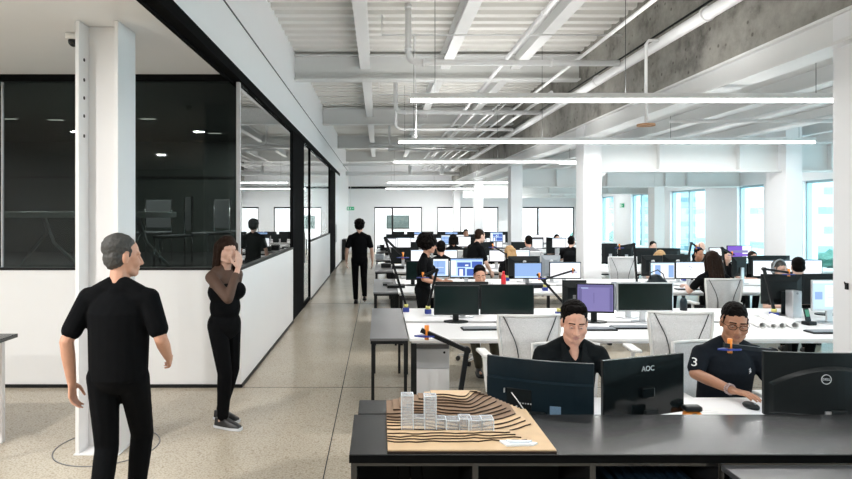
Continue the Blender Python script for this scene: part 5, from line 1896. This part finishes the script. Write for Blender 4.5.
project(me, m2['shirt'], Vector((0, 1, 0)), 0.002)
link('emblem', me, 'white_mark', m2['root'])

# --- standing and walking figures
human('grey-haired man in black seen from behind, walking past the H column', PX(119.5, 3.5), 3.5, PI, 'stand', 0.995, 'short', 'hair_grey', 'skin_a', 'cloth_black', 'cloth_black',
      0.006, lean=2, head=(-48, 4), sleeve=0.75, twist=-6, fat=0.01,
      arms={-1: ((-0.265, 0.06, 1.14), (-0.235, -0.14, 0.99), (0.1, -0.8, -0.5), (1, 0, 0)), 1: ((0.27, 0.08, 1.13), (0.27, 0.02, 0.88), (0, -0.1, -1), (-1, 0, 0))},
      legs={-1: ((-0.07, -0.16, 0.52), (-0.035, -0.14, 0.10), (0, -1, 0)), 1: ((0.065, 0.02, 0.50), (0.03, 0.22, 0.14), (0, -1, -0.25))})
wm = human('long-haired woman in sheer black top and leggings touching her face, by the lobby wall', PX(226, 5.25), 5.25, R(60), 'stand', 0.955, 'long', 'hair_brown', 'skin_c', 'sheer', 'cloth_black',
           0.006, lean=1, head=(-24, 6), sleeve=1.75, woman=True, shoe='shoe', curl=18,
           arms={-1: ((-0.20, -0.22, 1.20), (-0.045, -0.19, 1.45), (0.25, 0.10, 1), (0.2, 1, 0)), 1: ((0.25, 0.14, 1.14), (0.28, 0.22, 0.90), (0.05, 0.25, -1), (-1, 0, 0))},
           legs={-1: ((-0.075, -0.06, 0.50), (-0.06, -0.02, 0.10), (0.15, -1, 0)), 1: ((0.08, 0.0, 0.50), (0.09, 0.14, 0.10), (0.1, -1, 0))})
k = MB()
T_ = wm['tl']
k.ell(T_((0, 0, -0.02)), (0.165, 0.140, 0.15))
k.ell(T_((0, -0.008, 0.14)), (0.148, 0.130, 0.16))
k.ell(T_((0, 0.0, 0.28)), (0.166, 0.140, 0.13))
for q in (-1, 1):
    k.ell(T_((q * 0.075, -0.085, 0.29)), (0.086, 0.080, 0.085))
link('bodice', vox(k, 0.008, 3, 0.4), 'cloth_black', wm['root'], smooth=True)
human('curly-haired man in black walking away down the corridor', PX(359.5, 12.4), 12.4, PI, 'stand', 0.995, 'curly', 'hair_black', 'skin_c', 'cloth_black', 'cloth_black',
      0.009, lean=2, head=(0, 2), sleeve=0.7, arms={-1: ((-0.255, 0.04, 1.12), (-0.27, -0.02, 0.87), (0, -0.1, -1), (1, 0, 0)), 1: ((0.26, 0.0, 1.12), (0.28, -0.08, 0.88), (0, -0.1, -1), (-1, 0, 0))},
      legs={-1: ((-0.09, -0.05, 0.52), (-0.11, 0.22, 0.20), (0, -1, -0.5)), 1: ((0.09, -0.06, 0.50), (0.08, -0.03, 0.10), (0, -1, 0))})
human('afro-haired woman in black standing in profile at the second desk row', PX(424, 7.95), 7.95, R(72), 'stand', 0.90, 'afro', 'hair_black', 'skin_a', 'cloth_black', 'cloth_black',
      0.010, lean=6, head=(6, 2), woman=True, sleeve=0.7, arms={1: ((0.24, -0.02, 1.12), (0.22, -0.24, 1.04), (0, -1, 0), (-1, 0, 0)), -1: ((-0.24, -0.05, 1.12), (-0.16, -0.28, 1.05), (0, -1, 0), (1, 0, 0))})
human('dark-clad person leaning over the third desk row beside the slim column', PX(470, 10.62), 10.62, R(112), 'stand', 0.93, 'short', 'hair_brown', 'skin_c', 'cloth_black', 'cloth_black',
      0.012, lean=20, head=(0, 6), sleeve=0.7, arms={-1: ((-0.26, -0.20, 1.06), (-0.15, -0.36, 0.90), (0, -0.5, -0.8), (1, 0, 0)), 1: ((0.26, -0.22, 1.06), (0.20, -0.38, 0.92), (0, -0.6, -0.6), (-1, 0, 0))})

# --- seated colleagues
def find(start):
    return [o for o in bpy.data.objects if str(o.get('label', '')).startswith(start)][0]


def seat_at(label, px, Y, ytop, rz=0.0, chair=None, **kw):
    htop = PZ(ytop, Y)
    s_ = min(1.08, max(0.86, htop / 1.348))
    if chair:
        c_ = find(chair)
        c_.scale = (s_, s_, s_)
        c_.location = (PX(px, Y), Y - 0.01 * math.cos(rz), 0)
        c_.rotation_euler = (0, 0, rz)
    return human(label, PX(px, Y), Y, rz, 'sit', s_, **kw)


pk = seat_at('dark-haired man peeking over the black monitor of the first row', 478.5, 7.50, 265.5, chair='white mesh chair of the peeking', voxel=0.007, face=True, skin='skin_a', hair='thick', head=(0, 10), arms={-1: ((-0.24, -0.02, 0.80), (-0.13, -0.22, 0.68), (0.1, -1, -0.1), (0, 0, -1)), 1: ((0.24, -0.02, 0.80), (0.13, -0.22, 0.68), (-0.1, -1, -0.1), (0, 0, -1))}, top='cloth_white', bottom='cloth_olive',
        legs={-1: ((-0.14, -0.44, 0.50), (-0.13, -0.80, 0.14), (0, -1, 0.1)), 1: ((0.12, -0.44, 0.52), (0.10, -0.72, 0.12), (0, -1, 0))})
seat_at('person in black with back turned facing white third row screens', 441.5, 10.72, 241.5, PI, chair='white mesh chair of the person facing the third', skin='skin_a')
seat_at('person in black with back turned on the fourth row, white chair behind', 453.8, 13.55, 234.5, PI, chair='white mesh chair behind the person in black', skin='skin_a', hair='bob')
seat_at('blond-haired person bent forward in dark clothes before the slim column', 512, 11.0, 246.0, PI + 0.3, arms={-1: ((-0.24, -0.02, 0.80), (-0.13, -0.22, 0.69), (0.1, -1, -0.1), (0, 0, -1)), 1: ((0.24, -0.02, 0.80), (0.13, -0.22, 0.69), (-0.1, -1, -0.1), (0, 0, -1))}, hair='bob', hairm='hair_blond', skin='skin_c')
seat_at('person in grey with back turned beyond the slim column', 529.5, 13.55, 236.0, PI, chair='white mesh chair beyond the slim column', top='cloth_grey', skin='skin_a')
seat_at('person with dark hair near the big column on the fourth row', 570.5, 13.7, 236.5, PI - 0.5, skin='skin_c')
seat_at('dark-haired person facing the room at the fifth row', 556, 16.6, 234.5, 0, skin='skin_c')
seat_at('person in grey-green facing the room at the far fifth row', 465.5, 19.3, 229.5, 0, top='cloth_grey', skin='skin_a')
seat_at('dark-haired person behind the long black monitors by the slim grey column', 651.5, 13.65, 241.5, 0, skin='skin_c')
seat_at('ginger-haired person bowed behind the second row monitor backs', 657.5, 10.95, 249.5, 0, chair='white mesh chair under the ginger', hair='bob', hairm='hair_blond', skin='skin_c', head=(0, 32))
seat_at('bald person in black wearing headphones', 697.5, 13.65, 241.5, 0.5, hair='bald', skin='skin_c')
bp = bpy.data.objects[[o.name for o in bpy.data.objects if o.get('label', '').startswith('bald person')][0]]
MB().tube([(0.092 * math.cos(a), -0.10, 1.19 + 0.125 * math.sin(a)) for a in [PI * i / 10 for i in range(11)]], 0.009, 8).build('headphones', 'black_plastic', bp)
seat_at('dark-haired person beside the long-haired woman, facing the room', 696, 10.95, 247.5, 0.1, skin='skin_b')
lw = seat_at('long-haired woman in black seen from behind on a white chair', 714, 8.02, 252.0, PI, chair='white mesh chair of the long-haired', hair='long', hairm='hair_brown', skin='skin_c', woman=True, voxel=0.009, head=(6, 8), lean=4)
seat_at('dark-haired person half hidden behind the narrow black monitor', 724, 10.95, 250.5, 0, arms={-1: ((-0.21, -0.14, 0.775), (-0.12, -0.40, 0.81), (0, -1, 0), (0, 0, -1)), 1: ((0.21, -0.14, 0.775), (0.12, -0.40, 0.81), (0, -1, 0), (0, 0, -1))}, skin='skin_c')
seat_at('brown-haired person peeping over the wide monitor by the wide column', 750, 10.95, 251.5, 0, arms={-1: ((-0.21, -0.14, 0.775), (-0.12, -0.40, 0.81), (0, -1, 0), (0, 0, -1)), 1: ((0.21, -0.14, 0.775), (0.12, -0.40, 0.81), (0, -1, 0), (0, 0, -1))}, hairm='hair_brown', skin='skin_c')
hs = seat_at('person in black wearing a grey headset behind the first row monitors', 778, 7.62, 261.5, 0.15, hair='crop', hairm='hair_grey', skin='skin_c', woman=True, voxel=0.007, face=True, lean=2, head=(0, 3),
        arms={-1: ((-0.30, -0.12, 0.74), (-0.24, -0.40, 0.80), (0, -1, 0), (0, 0, -1))})
hh = hs['hl']
MB().tube([hh((0.098 * math.cos(a), 0.01, 0.02 + 0.125 * math.sin(a))) for a in [PI * i / 12 for i in range(13)]], 0.010, 8).build('headset_band', 'grey_plastic', hs['root'])
for q in (-1, 1):
    MB().cyl(hh((q * 0.080, 0.012, -0.005)), hh((q * 0.108, 0.012, -0.005)), 0.036).build('ear_cup', 'grey_plastic', hs['root'])
seat_at('dark-haired man in black with back turned before a white screen', 799.5, 7.75, 258.5, PI - 0.45, skin='skin_c', voxel=0.009, hair='short')
